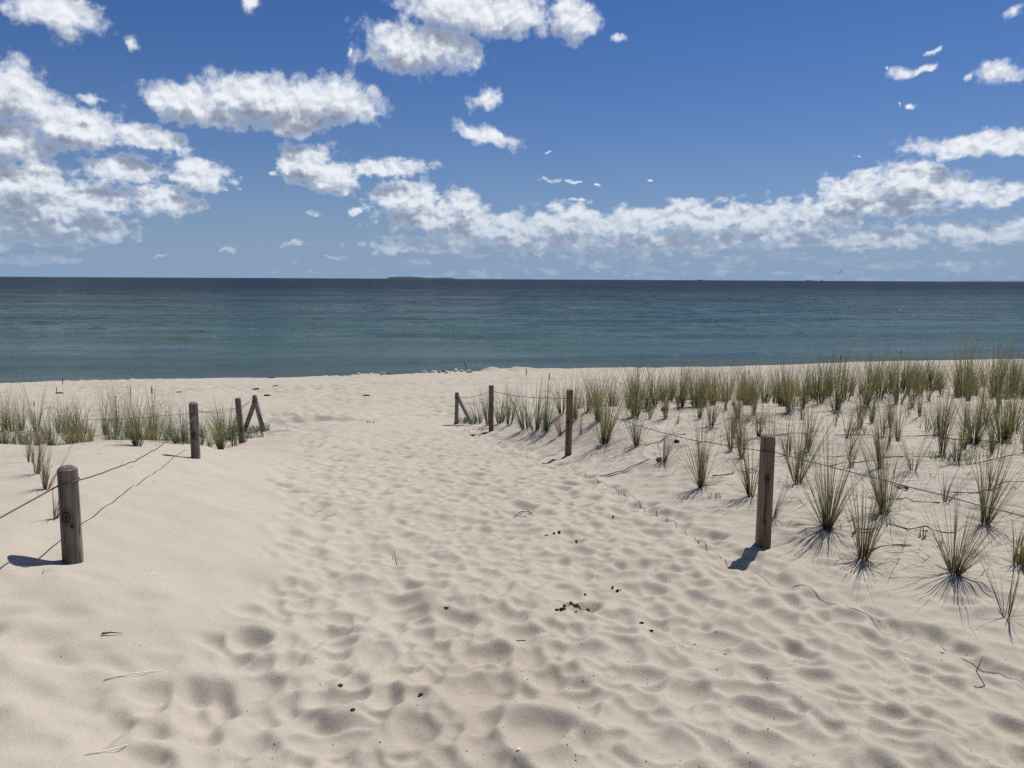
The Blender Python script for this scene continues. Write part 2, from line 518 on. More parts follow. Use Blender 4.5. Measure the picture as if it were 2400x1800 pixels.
def near_relief():
    A = Raster(-7.5, 8.5, 0.6, 16.6, 0.0125)
    X = (A.x0 + np.arange(A.nx) * A.c)[None, :]
    Y = (A.y0 + np.arange(A.ny) * A.c)[:, None]
    sh = (A.ny, A.nx)
    fl, fr = FENCE_L(Y), FENCE_R(Y)
    inpath = sst((X - fl - 0.7) / 1.3) * sst((fr - X + 0.1) / 0.7)           # well trodden
    right = sst((X - fr + 0.5) / 0.8)
    # older, wind-smoothed hollows everywhere on the path
    r = random.Random(3)
    for gen, (n, sig) in enumerate(((1400, 0.020), (2100, 0.0085), (3000, 0.0042))):
        for _ in range(n):
            y = 1.0 + 15.4 * r.random()
            l, rr = float(FENCE_L(y)) + 0.75, float(FENCE_R(y)) - 0.15
            if gen == 2:
                t = r.betavariate(2.6, 2.2)
            else:
                t = r.betavariate(1.35, 1.25)
            x = l + (rr - l) * t
            patch = 0.5 + 0.5 * math.sin(x * 2.3 + 1.7 * math.sin(y * 0.9)) * math.sin(y * 1.5 + 1.3 * math.sin(x * 1.4 + 2))
            edge = (x + 1.25 + 0.13 * y + r.gauss(0, 0.35))
            if gen > 0 and edge < 0 and r.random() < min(0.92, 0.45 - 0.9 * edge):
                continue
            if gen > 0 and r.random() > (0.35 + 0.75 * patch):
                continue
            walk = math.pi / 2 + 0.22 + (math.pi if r.random() < 0.5 else 0)
            a = walk + r.gauss(0, 0.35)
            sz = r.uniform(0.70, 1.32) * (1.15 if gen == 0 else 1.0)
            dp = r.uniform(0.028, 0.060) * sz * (1.0, 1.0, 0.95)[gen]
            if r.random() < 0.6:
                A.foot(x, y, a, sz, dp, keep=0.3, rim=0.15, soft=0.10 if gen == 2 else 0.22, push=r.uniform(-0.3, 0.4), power=0.60)
            else:
                A.dent(x, y, a + r.gauss(0, 0.5), 0.12 * sz, 0.085 * sz, dp * 1.05, keep=0.3, rim=0.15, soft=0.16, power=0.6)
        A.H = fft_blur(A.H, A.c, sig)
    A.H = np.where(A.H > 0, 0.020 * np.tanh(A.H / 0.020), A.H).astype(np.float32)
    # wind-softened hollows on the near left
    r = random.Random(6)
    D = Raster(-7.5, 8.5, 0.6, 16.6, 0.0125)
    for _ in range(150):
        y = 1.9 + 1.9 * r.random()
        x = r.uniform(-2.9, -0.75)
        D.dent(x, y, r.uniform(-0.6, 0.9), r.uniform(0.08, 0.16), r.uniform(0.05, 0.09), r.uniform(0.014, 0.034) * (1 - 0.75 * float(sst((y - 2.9) / 0.9))), keep=0.4, rim=0.2, soft=0.35)
    A.H += fft_blur(D.H, D.c, 0.022)
    A.H = tame(A.H, A.c, 0.080, 0.018, 0.060)
    # drifts: low wind-laid streaks running with the sea breeze
    dr = fft_noise(sh, A.c, 0.75, 11, ax=-0.5, stretch=2.0)
    dr2 = fft_noise(sh, A.c, 0.34, 12, ax=-0.45, stretch=1.5)
    dr3 = fft_noise(sh, A.c, 0.15, 13, ax=-0.4, stretch=1.4)
    left = 1 - sst((X - fl - 1.7) / 1.6)
    leftfoot = left * sst((3.4 - Y) / 1.2)
    A.H += (0.0085 * dr * (0.7 + 0.5 * leftfoot + 0.5 * left) + 0.0042 * dr2 * (0.8 + 0.6 * leftfoot + 0.7 * left) + 0.0011 * dr3 * (inpath * 0.8 + right * 0.7 + 0.35))
    # right verge: close-set shallow hollows without clear footprints
    r = random.Random(5)
    B = Raster(-7.5, 8.5, 0.6, 16.6, 0.0125)
    for _ in range(2600):
        y = 0.9 + 11 * r.random() ** 1.3
        x = float(FENCE_R(y)) + r.uniform(-1.0, 3.2)
        dense = 1.0 if x < float(FENCE_R(y)) + 0.6 + max(0, (5 - y) * 0.4) else 0.35
        if r.random() > dense:
            continue
        B.dent(x, y, -0.4 + r.gauss(0, 0.5), r.uniform(0.06, 0.15), r.uniform(0.045, 0.095), r.uniform(0.008, 0.021), keep=0.3, rim=0.35, soft=0.4)
    B.H = fft_blur(B.H, B.c, 0.014)
    A.H += B.H * (0.25 + 0.75 * right)
    # deeper scuffed hollows seen singly in the near sand: x, y, direction, half axes, depth
    for (x, y, a, p, q, d) in (
            (-0.86, 3.70, 1.75, 0.085, 0.075, 0.040), (-0.80, 3.42, 0.4, 0.085, 0.055, 0.032),
            (-1.20, 3.34, 0.1, 0.095, 0.070, 0.042), (-1.10, 3.15, 0.7, 0.095, 0.060, 0.036),
            (-0.72, 2.93, 0.15, 0.13, 0.085, 0.045), (-0.66, 2.62, 0.1, 0.14, 0.08, 0.036),
            (-0.50, 2.92, 1.7, 0.10, 0.05, 0.032), (-0.35, 3.10, 1.9, 0.10, 0.06, 0.030),
            (0.04, 3.55, 0.2, 0.12, 0.085, 0.040), (-0.12, 3.32, 0.1, 0.12, 0.10, 0.045), (-0.10, 3.00, 1.3, 0.15, 0.12, 0.045),
            (0.10, 2.66, 0.6, 0.13, 0.09, 0.042), (0.28, 2.95, 0.1, 0.14, 0.07, 0.040), (0.33, 2.62, 0.5, 0.10, 0.06, 0.030),
            (0.36, 3.36, 0.4, 0.11, 0.075, 0.038), (0.55, 3.12, 0.2, 0.11, 0.07, 0.032), (0.60, 2.60, 0.4, 0.12, 0.08, 0.038),
            (0.98, 3.50, -0.3, 0.14, 0.075, 0.042), (1.14, 3.34, -0.5, 0.12, 0.08, 0.035), (1.00, 3.00, -0.4, 0.13, 0.075, 0.040),
            (1.02, 2.82, -0.5, 0.12, 0.06, 0.036), (1.35, 2.96, -0.5, 0.14, 0.045, 0.026), (0.93, 2.62, -0.2, 0.12, 0.08, 0.035),
            (1.42, 2.62, -0.3, 0.11, 0.06, 0.032), (1.58, 2.74, -0.5, 0.12, 0.05, 0.028),
            (0.62, 4.35, 0.1, 0.16, 0.08, 0.034), (0.22, 4.75, 0.1, 0.13, 0.07, 0.038), (-0.08, 4.75, 0.3, 0.12, 0.07, 0.034),
            (0.10, 5.30, 0.1, 0.14, 0.07, 0.036), (-0.22, 5.25, -0.2, 0.13, 0.07, 0.036), (-0.18, 5.02, 0.2, 0.12, 0.05, 0.026)):
        A.dent(x, y, a, p * 1.1, q * 1.1, d * 1.2, keep=0.3, rim=0.12, soft=0.16, push=0.15, power=0.75)
    # the torn patch with bark crumbs
    A.dent(0.40, 3.86, 0.2, 0.10, 0.05, 0.035, keep=0.9, rim=0.3, soft=0.2)
    g = fft_noise(sh, A.c, 0.045, 21)
    A.H += 0.010 * g * np.exp(-(((X - 0.36) / 0.11) ** 2 + ((Y - 3.90) / 0.06) ** 2))
    # small pits and blown crumbs in the lee of the planted grass
    A.H += 0.0028 * fft_noise(sh, A.c, 0.09, 22, ax=-0.5, stretch=1.6) * right * sst((Y - 3.5) / 3) * 0.7
    A.H += 0.012 * fft_noise(sh, A.c, 0.9, 23) * right * sst((Y - 2.5) / 3)
    A.H = settle(A.H, A.c, 10, 0.80)
    # smooth the drift beside the left fence
    A.H = A.H * (1 - 0.25 * left * sst((Y - 3.4) / 1.2)) 
    A.H -= fft_blur(A.H, A.c, 0.55)          # keep the lie of the land itself
    return A


def far_relief():
    B = Raster(-32, 44, 10, 46, 0.04)
    r = random.Random(9)
    X = (B.x0 + np.arange(B.nx) * B.c)[None, :]
    Y = (B.y0 + np.arange(B.ny) * B.c)[:, None]
    for _ in range(15000):
        y = 10.5 + 25 * r.random()
        x = r.uniform(-0.75, 0.75) * (y + 4)
        a = r.uniform(0, 6.28)
        s = r.uniform(0.9, 1.7)
        B.dent(x, y, a, 0.16 * s, 0.10 * s, r.uniform(0.03, 0.065), keep=0.3, rim=0.3, soft=0.3)
    B.H = fft_blur(B.H, B.c, 0.035)
    sh = (B.ny, B.nx)
    dens = 0.75 + 0.35 * np.clip(fft_noise(sh, B.c, 5.0, 31), -1.5, 1.5)
    B.H *= np.clip(dens, 0.25, 1.25)
    B.H += 0.012 * fft_noise(sh, B.c, 1.8, 32, ax=0.2, stretch=1.6)
    B.H *= 1 - 0.6 * sst((Y - water_y(X) + 0.9) / 0.8)
    B.H -= fft_blur(B.H, B.c, 1.5)
    return B


RA, RB = near_relief(), far_relief()


def ground_z(x, y):
    x = np.asarray(x, float)
    y = np.asarray(y, float)
    w = sst((y - 11.5) / 4.0)
    edge = sst((x + 7.4) / 1.0) * sst((8.4 - x) / 1.0) * sst((y - 0.7) / 0.5)
    w = np.maximum(w, (1 - edge) * (y > 10.5))
    a = RA.sample(x, y) * np.where(y < 10.5, edge, 1.0)
    return base_z(x, y) + a * (1 - w) + RB.sample(x, y) * w * sst((46 - y) / 2)


def gz(x, y):
    return float(ground_z(np.array([x]), np.array([y]))[0])


def grid_mesh(name, X, Y, Z, mat, smooth=True):
    nr, nc = X.shape
    me = bpy.data.meshes.new(name)
    co = np.stack([X, Y, Z], -1).reshape(-1, 3).astype(np.float32)
    idx = np.arange(nr * nc).reshape(nr, nc)
    q = np.stack([idx[:-1, :-1], idx[:-1, 1:], idx[1:, 1:], idx[1:, :-1]], -1).reshape(-1, 4)
    me.vertices.add(len(co))
    me.vertices.foreach_set('co', co.ravel())
    me.loops.add(q.size)
    me.loops.foreach_set('vertex_index', q.ravel().astype(np.int32))
    me.polygons.add(len(q))
    me.polygons.foreach_set('loop_start', (np.arange(len(q)) * 4).astype(np.int32))
    me.polygons.foreach_set('loop_total', np.full(len(q), 4, np.int32))
    me.update(calc_edges=True)
    me.polygons.foreach_set('use_smooth', np.full(len(q), smooth))
    me.materials.append(mat)
    o = bpy.data.objects.new(name, me)
    COL.objects.link(o)
    return o


def material(name):
    m = bpy.data.materials.new(name)
    m.use_nodes = True
    m.node_tree.nodes.clear()
    return m, N(m.node_tree)


def principled(k, **kw):
    b = k.new('ShaderNodeBsdfPrincipled')
    for a, v in kw.items():
        k.put(b.inputs[a.replace('_', ' ')], v)
    o = k.new('ShaderNodeOutputMaterial')
    k.put(o.inputs[0], b.outputs[0])
    return b


def sand_material():
    m, k = material('dry_sand')
    geo = k.new('ShaderNodeNewGeometry')
    P = geo.outputs['Position']
    big = k.noise(P, 0.7, 3, 0.5).outputs[0]
    mid = k.noise(P, 7.0, 3, 0.6).outputs[0]
    col = k.mix(k.maprange(big, 0.35, 0.65, 0, 1), (0.456, 0.412, 0.332), (0.506, 0.460, 0.376))
    col = k.mix(k.maprange(mid, 0.3, 0.75, 0, 0.35), col, (0.370, 0.322, 0.250))
    # brownish damp sand turned up in the middle of the path
    dm = k.v('LENGTH', k.v('MULTIPLY', k.v('SUBTRACT', P, (-0.1, 2.95, 2.4)), (1.6, 1.0, 0)))
    dm = k.m('MULTIPLY', k.maprange(dm, 0.15, 0.95, 1, 0, 'SMOOTHSTEP'), k.maprange(k.noise(P, 4, 3).outputs[0], 0.36, 0.60, 0.1, 0.75))
    col = k.mix(dm, col, (0.295, 0.240, 0.170))
    dp = k.v('LENGTH', k.v('MULTIPLY', k.v('SUBTRACT', P, (0.38, 3.87, 2.37)), (1.0, 1.6, 0)))
    col = k.mix(k.maprange(dp, 0.04, 0.12, 0.85, 0, 'SMOOTHSTEP'), col, (0.20, 0.135, 0.10))
    # coarser, yellower sand where feet have turned it over
    s0 = k.new('ShaderNodeSeparateXYZ')
    k.put(s0.inputs[0], P)
    tr = k.m('MULTIPLY', k.maprange(k.m('MULTIPLY_ADD', big, 1.2, s0.outputs[0]), -0.9, 0.9, 0, 0.36, 'SMOOTHSTEP'), k.maprange(s0.outputs[1], 3.5, 8.5, 1.0, 0.15))
    col = k.mix(tr, col, (0.345, 0.300, 0.222))
    # wet rim along the water
    sp = k.new('ShaderNodeSeparateXYZ')
    k.put(sp.inputs[0], P)
    wet = k.maprange(sp.outputs[2], 0.03, 0.10, 0.85, 0.0, 'SMOOTHSTEP')
    col = k.mix(wet, col, (0.20, 0.165, 0.12))
    # grains: fine dark and pale grains, scattered
    gr = k.noise(P, 420, 2, 0.7).outputs[0]
    col = k.mix(k.maprange(gr, 0.30, 0.72, 0.0, 1.0), k.mix(0.55, col, (0.15, 0.125, 0.10)), k.mix(0.45, col, (0.70, 0.64, 0.55)))
    g2 = k.noise(P, 95, 3, 0.75).outputs[0]
    col = k.mix(k.maprange(g2, 0.60, 0.78, 0, 0.5), col, (0.15, 0.12, 0.095))
    bmp = k.new('ShaderNodeBump')
    bmp.inputs['Strength'].default_value = 0.35
    bmp.inputs['Distance'].default_value = 0.006
    h = k.m('ADD', k.noise(P, 60, 4, 0.65).outputs[0], k.m('MULTIPLY', gr, 0.35))
    k.put(bmp.inputs['Height'], h)
    principled(k, Base_Color=col, Roughness=0.95, Specular_IOR_Level=0.15, Normal=bmp.outputs[0])
    return m


def build_sand():
    mat = sand_material()
    ox, oy = 0.0, -2.0
    nr_, nc_ = 1330, 640
    th = np.linspace(-R(48), R(48), nc_)
    r = 2.9 * (56 / 2.9) ** (np.linspace(0, 1, nr_))
    TH, RR = np.meshgrid(th, r)
    X = ox + RR * np.sin(TH)
    Y = oy + RR * np.cos(TH)
    Z = ground_z(X, Y)
    # let the sheet's outer rim meet the seabed sheet below
    o = grid_mesh('beach_sand', X, Y, Z, mat)
    o['kind'] = 'structure'
    o['label'] = 'pale trodden sand of the path, drifts and beach with footprints'
    # the ground the camera stands on and what lies to the sides and under the water
    xs = np.concatenate([np.linspace(-400, -60, 12), np.linspace(-50, 50, 101), np.linspace(60, 400, 12)])
    ys = np.concatenate([np.linspace(-200, -20, 10), np.linspace(-15, 60, 76), np.linspace(70, 400, 12)])
    X, Y = np.meshgrid(xs, ys)
    Z = base_z(X, np.maximum(Y, -3))
    a = np.abs(np.arctan2(X - ox, Y - oy))
    rr = np.hypot(X - ox, Y - oy)
    inside = (a < R(46.5)) & (rr > 3.6) & (rr < 53)
    Z = np.where(inside, Z - 0.35, Z - 0.012)
    Z = np.maximum(Z, -6)
    o = grid_mesh('ground', X, Y, Z, mat)
    o['kind'] = 'structure'


build_sand()


# ------------------------------------------------------------------ sea
def sea_material():
    m, k = material('sea_water')
    geo = k.new('ShaderNodeNewGeometry')
    P = geo.outputs['Position']
    sp = k.new('ShaderNodeSeparateXYZ')
    k.put(sp.inputs[0], P)
    x, y = sp.outputs[0], sp.outputs[1]
    off = k.m('SUBTRACT', y, k.m('MULTIPLY_ADD', x, 0.25, 34.3))              # metres off the shore
    lo = k.m('LOGARITHM', k.m('MAXIMUM', off, 1.0), 10.0)                      # 0 .. 4
    wob = k.noise(k.v('MULTIPLY', P, (0.006, 0.02, 0)), 1.0, 4, 0.55).outputs[0]
    lo2 = k.m('ADD', lo, k.m('MULTIPLY', k.m('SUBTRACT', wob, 0.5), 0.5))
    deep = k.ramp(k.m('MULTIPLY', lo2, 0.25), [
        (0.00, (0.058, 0.084, 0.078)), (0.20, (0.048, 0.086, 0.080)), (0.36, (0.040, 0.084, 0.076)),
        (0.47, (0.032, 0.062, 0.062)), (0.55, (0.020, 0.038, 0.046)), (0.64, (0.011, 0.022, 0.033)), (1.0, (0.009, 0.016, 0.025))])
    # weed and sand bars: long patches parallel to the shore
    bars = k.noise(k.v('MULTIPLY', k.v('ADD', P, (0, 0, 0)), (0.012, 0.07, 0)), 1.0, 3, 0.5).outputs[0]
    bf = k.m('MULTIPLY', k.maprange(bars, 0.50, 0.66, 0, 1, 'SMOOTHSTEP'), k.maprange(off, 90, 260, 1, 0))
    lf = k.maprange(x, -60, 40, 1.0, 0.25)
    col = k.mix(k.m('MULTIPLY', k.m('MULTIPLY', bf, lf), 0.9), deep, (0.040, 0.070, 0.030))
    # whitecaps: few, thin, far out
    wc = k.noise(k.v('MULTIPLY', P, (0.10, 0.45, 0)), 1.0, 5, 0.7).outputs[0]
    wcf = k.m('MULTIPLY', k.maprange(wc, 0.735, 0.76, 0, 1), k.maprange(off, 70, 200, 0, 0.8))
    col = k.mix(wcf, col, (0.55, 0.58, 0.60))
    # chop: normals only, the longer waves are in the mesh
    n1 = k.noise(k.v('MULTIPLY', P, (0.8, 2.3, 1)), 1.0, 5, 0.62, lac=2.1).outputs[0]
    n2 = k.noise(k.v('MULTIPLY', P, (3.0, 8.0, 1)), 1.0, 4, 0.6).outputs[0]
    n3 = k.noise(k.v('MULTIPLY', P, (9.0, 16.0, 1)), 1.0, 2, 0.6).outputs[0]
    gust = k.noise(k.v('MULTIPLY', P, (0.012, 0.05, 0)), 1.0, 3, 0.55).outputs[0]
    amp = k.m('MULTIPLY', k.maprange(gust, 0.3, 0.7, 0.55, 1.3), k.maprange(lo, 0.6, 2.6, 0.9, 1.3))
    hgt = k.m('ADD', k.m('MULTIPLY', n1, 0.30), k.m('ADD', k.m('MULTIPLY', n2, 0.11), k.m('MULTIPLY', n3, 0.030)))
    hgt = k.m('MULTIPLY', hgt, amp)
    b = k.new('ShaderNodeBump')
    b.inputs['Strength'].default_value = 1.0
    b.inputs['Distance'].default_value = 0.24
    k.put(b.inputs['Height'], hgt)
    # slopes of the short chop, which no pixel far out can resolve one by one
    c1 = k.noise(k.v('MULTIPLY', P, (0.9, 3.2, 1)), 1.0, 4, 0.65).outputs['Color']
    c2 = k.noise(k.v('MULTIPLY', P, (5.0, 14.0, 1)), 1.0, 2, 0.6).outputs['Color']
    j1 = k.v('MULTIPLY', k.v('SUBTRACT', c1, (0.5, 0.5, 0.5)), (0.40, 0.95, 0))
    j2 = k.v('MULTIPLY', k.v('SUBTRACT', c2, (0.5, 0.5, 0.5)), (0.30, 0.62, 0))
    js = k.v('SCALE', k.v('ADD', j1, j2), s=k.m('MULTIPLY', k.maprange(lo, 0.7, 2.2, 0.16, 1.15), k.maprange(gust, 0.3, 0.7, 0.75, 1.2)))
    nn = k.v('NORMALIZE', k.v('ADD', b.outputs[0], js))
    rough = k.maprange(off, 0, 400, 0.11, 0.18)
    # waves hide one another at a low angle, so the mirror share stays well under the flat-water value
    fr = k.new('ShaderNodeFresnel')
    fr.inputs[0].default_value = 1.33
    k.put(fr.inputs[1], nn)
    lines = k.noise(k.v('MULTIPLY', P, (0.035, 0.30, 0)), 1.0, 4, 0.6).outputs[0]
    lnf = k.maprange(lines, 0.36, 0.64, 0.60, 1.40)
    cap = k.m('MULTIPLY', lnf, k.m('MULTIPLY', k.ramp(k.m('MULTIPLY', lo2, 0.25), [(0.0, 0.34), (0.3, 0.36), (0.47, 0.33), (0.55, 0.24), (0.64, 0.14), (0.85, 0.15), (1.0, 0.24)]), k.maprange(gust, 0.35, 0.65, 1.3, 0.72)))
    mix = k.new('ShaderNodeMixShader')
    k.put(mix.inputs[0], k.m('MINIMUM', fr.outputs[0], cap))
    df = k.new('ShaderNodeBsdfDiffuse')
    k.put(df.inputs[0], col)
    gl = k.new('ShaderNodeBsdfGlossy', distribution='BECKMANN')
    k.put(gl.inputs['Roughness'], rough)
    k.put(gl.inputs['Normal'], nn)
    k.put(mix.inputs[1], df.outputs[0])
    k.put(mix.inputs[2], gl.outputs[0])
    o = k.new('ShaderNodeOutputMaterial')
    k.put(o.inputs[0], mix.outputs[0])
    return m


def build_sea():
    mat = sea_material()
    ncol = 760
    th = np.linspace(-R(50), R(50), ncol)
    r1 = 26 * (520 / 26) ** np.linspace(0, 1, 560)
    r = np.concatenate([r1, 520 * (16000 / 520) ** np.linspace(0.02, 1, 40)])
    TH, RR = np.meshgrid(th, r)
    X, Y = RR * np.sin(TH), RR * np.cos(TH)
    Z = np.zeros_like(X)
    g = np.random.default_rng(4)
    fade = 1 - sst((RR - 150) / 330)
    offs = Y - (34.3 + 0.25 * X)
    near = 0.25 + 0.75 * sst(offs / 40)
    sw = 0.5 + 0.5 * np.sin(X * 0.045 + np.sin(Y * 0.05) * 1.2)
    for i in range(34):
        L = 0.9 * (9.0 / 0.9) ** (i / 33)
        a = math.pi / 2 + 0.16 + g.normal(0, 0.42)
        kx, ky = math.cos(a) * 2 * math.pi / L, math.sin(a) * 2 * math.pi / L
        amp = 0.0040 * L ** 0.85
        Z += amp * np.sin(kx * X + ky * Y + g.uniform(0, 6.28)) * (1 if L > 2 else (1 - sst((RR - 60) / 160)))
    Z *= fade * near
    # low rollers coming in: a few long crests
    for (o0, w, h, x0, x1) in ((13, 0.9, 0.07, -22, -2), (5.5, 0.6, 0.05, -40, 40), (24, 1.1, 0.08, -26, 6), (62, 2.2, 0.16, 10, 52), (40, 1.3, 0.09, 0, 60), (88, 2.5, 0.16, -60, -12), (19, 0.9, 0.06, 2, 30)):
        q = offs - o0 - 0.6 * np.sin(X * 0.16 + o0) - 0.3 * np.sin(X * 0.47)
        Z += 1.5 * h * np.exp(-(q / w) ** 2) * sst((X - x0) / 8) * sst((x1 - X) / 8)
    o = grid_mesh('sea', X, Y, Z, mat)
    o['kind'] = 'structure'
    o['label'] = 'grey green sea turning dark blue towards the horizon'
    # the sea beyond the wedge in view
    bm_x = np.array([-16000, -4000, -800, -200, -60, 60, 200, 800, 4000, 16000.0])
    bm_y = np.array([26.0, 60, 120, 400, 1500, 6000, 16000])
    X, Y = np.meshgrid(bm_x, bm_y)
    inside = np.abs(np.arctan2(X, Y)) < R(49)
    verts = []
    out = grid_mesh('sea', X, Y, np.full(X.shape, -0.25), mat)
    out['kind'] = 'structure'


build_sea()

# ------------------------------------------------------------------ small mesh helpers
class MB:
    def __init__(s):
        s.v, s.f = [], []
        s.attr = {}

    def tube(s, pts, rad, n=8, cap=True, shape=None, start=0.0):
        """tube through pts; rad is a number or a list; shape(angle) scales the radius"""
        pts = [Vector(p) for p in pts]
        if not hasattr(rad, '__len__'):
            rad = [rad] * len(pts)
        base = len(s.v)
        up = None
        for i, p in enumerate(pts):
            t = (pts[min(i + 1, len(pts) - 1)] - pts[max(i - 1, 0)])
            t.normalize()
            if up is None:
                up = Vector((1, 0, 0)) if abs(t.x) < 0.9 else Vector((0, 1, 0))
            a = (up - t * up.dot(t)).normalized()
            up = a
            b = t.cross(a)
            for j in range(n):
                q = 2 * math.pi * j / n + start
                rr = rad[i] * (shape(q) if shape else 1.0)
                s.v.append(p + a * math.cos(q) * rr + b * math.sin(q) * rr)
        for i in range(len(pts) - 1):
            for j in range(n):
                k0 = base + i * n + j
                k1 = base + i * n + (j + 1) % n
                s.f.append((k0, k1, k1 + n, k0 + n))
        if cap:
            s.f.append(tuple(base + j for j in range(n))[::-1])
            e = base + (len(pts) - 1) * n
            s.f.append(tuple(e + j for j in range(n)))

    def build(s, name, mat, parent=None, smooth=True, angle=None):
        me = bpy.data.meshes.new(name)
        me.from_pydata([tuple(v) for v in s.v], [], s.f)
        me.materials.append(mat)
        for p in me.polygons:
            p.use_smooth = smooth
        if angle:
            me.set_sharp_from_angle(angle=angle)
        o = bpy.data.objects.new(name, me)
        COL.objects.link(o)
        if parent is not None:
            o.parent = parent
            o.matrix_parent_inverse = parent.matrix_world.inverted()
        return o


def thing(name, label, cat, loc=(0, 0, 0), group=None, rz=0.0):
    o = bpy.data.objects.new(name, None)
    o.empty_display_size = 0.1
    COL.objects.link(o)
    o.location = loc
    o.rotation_euler = (0, 0, rz)
    tag(o, label, cat, group)
    bpy.context.view_layer.update()
    return o


def tag(o, label, cat, group=None):
    o['label'] = label
    o['category'] = cat
    if group:
        o['group'] = group
    return o


def wood_material(name, a, b, dark, knots):
    m, k = material(name)
    tc = k.new('ShaderNodeTexCoord')
    P = tc.outputs['Object']
    g = k.noise(k.v('MULTIPLY', P, (13, 13, 1.3)), 1.0, 6, 0.66, dist=1.4).outputs[0]
    col = k.ramp(g, [(0.22, dark), (0.42, a), (0.62, b), (0.80, a)])
    # long cracks
    w = k.noise(k.v('MULTIPLY', P, (19, 19, 0.7)), 1.0, 3, 0.55, dist=0.5).outputs[0]
    cr = k.maprange(k.m('ABSOLUTE', k.m('SUBTRACT', w, 0.5)), 0.002, 0.016, 1, 0)
    col = k.mix(k.m('MULTIPLY', cr, 0.85), col, (0.018, 0.013, 0.010))
    h = k.m('SUBTRACT', k.m('MULTIPLY', g, 0.5), cr)
    # darker rings round each knot
    for (x, y, z, r) in knots:
        d = k.v('LENGTH', k.v('MULTIPLY', k.v('SUBTRACT', P, (x, y, z)), (1, 1, 0.62)))
        f = k.maprange(d, r * 0.3, r, 1, 0, 'SMOOTHSTEP')
        ring = k.m('MULTIPLY_ADD', k.m('SINE', k.m('MULTIPLY', d, 480)), 0.25, 0.6)
        col = k.mix(k.m('MULTIPLY', f, k.m('MULTIPLY', ring, 1.25), clamp=True), col, (0.020, 0.013, 0.010))
    st = k.noise(k.v('MULTIPLY', P, (7, 7, 2.2)), 1.0, 2, 0.5).outputs[0]
    col = k.mix(k.maprange(st, 0.45, 0.72, 0.0, 0.5), col, dark)
    b_ = k.new('ShaderNodeBump')
    b_.inputs['Strength'].default_value = 0.8
    b_.inputs['Distance'].default_value = 0.004
    k.put(b_.inputs['Height'], h)
    principled(k, Base_Color=col, Roughness=0.85, Specular_IOR_Level=0.25, Normal=b_.outputs[0])
    return m


WOOD_L = wood_material('weathered_round_wood', (0.160, 0.136, 0.112), (0.255, 0.222, 0.185), (0.072, 0.050, 0.036), [(0.008, -0.045, 0.25, 0.042), (0.030, -0.036, 0.20, 0.018)])
WOOD_R = wood_material('weathered_square_wood', (0.175, 0.132, 0.088), (0.26, 0.205, 0.14), (0.075, 0.052, 0.032), [(-0.008, -0.045, 0.47, 0.030), (-0.012, -0.045, 0.18, 0.020), (-0.01, -0.05, 0.535, 0.012)])
WOOD_G = wood_material('silver_grey_wood', (0.21, 0.20, 0.195), (0.34, 0.33, 0.32), (0.08, 0.075, 0.072), [])


def wire_material():
    m, k = material('galvanised_wire')
    principled(k, Base_Color=(0.085, 0.075, 0.072, 1), Metallic=0.2, Roughness=0.6)
    return m


WIRE = wire_material()


def round_shape(sd):
    r = random.Random(sd)
    a, b = r.uniform(0, 6), r.uniform(0, 6)
    return lambda q: 1 + 0.025 * math.sin(2 * q + a) + 0.018 * math.sin(3 * q + b) - 0.06 * max(0, math.cos(q - a)) ** 24


def square_shape(q):
    c, s = abs(math.cos(q)), abs(math.sin(q))
    return 1.0 / (c ** 7 + s ** 7) ** (1 / 7.0) * 0.93


def make_post(parent, x, y, top_dx, height, rad, mat, shape, label=None, yaw=0.0, chamfer=0.014, top_dy=0.0, taper=0.96):
    """post set in the sand at x, y; height measured above the sand; leaning by top_dx"""
    z0 = gz(x, y)
    mb = MB()
    n = 28
    zs = [-0.35, -0.05, 0.0, height * 0.25, height * 0.5, height * 0.75, height - chamfer, height - 0.002, height]
    rs = [rad] * 3 + [rad * (1 + (taper - 1) * t) for t in (0.25, 0.5, 0.75, 1.0)] + [rad * taper - chamfer, rad * taper - chamfer - 0.004]
    mb.tube([(top_dx * z / height, top_dy * z / height, z) for z in zs], rs, n, True, shape, yaw)
    o = mb.build('post', mat, None, True, R(32))
    o.location = (x, y, z0)
    o.parent = parent
    if label:
        o['label'] = label
    return o, z0


def sag_wire(parent, a, b, sag, kink, sd, rad=0.0032, lead=None):
    r = random.Random(sd)
    a, b = Vector(a), Vector(b)
    n = max(14, int((b - a).length / 0.13))
    pts = []
    for i in range(n + 1):
        t = i / n
        p = a.lerp(b, t)
        p.z -= sag * 4 * t * (1 - t)
        e = min(1, 6 * t, 6 * (1 - t))
        p += Vector((r.gauss(0, kink), r.gauss(0, kink), r.gauss(0, kink))) * e
        pts.append(p)
    if lead:
        pts = [Vector(q) for q in lead] + pts
    mb = MB()
    mb.tube(pts, rad, 6)
    return mb.build('wire', WIRE, parent)


def wire_loop(post, x, y, z, rad, pz):
    """turn of wire stapled round a post"""
    mb = MB()
    pts = []
    for i in range(15):
        q = 2 * math.pi * i / 14
        pts.append((math.cos(q) * rad, math.sin(q) * rad, z + 0.012 * math.sin(q + 2.4)))
    mb.tube(pts, 0.0030, 5)
    o = mb.build('wire_loop', WIRE, None)
    o.parent = post
    o.location = (x, y, 0)
    return o


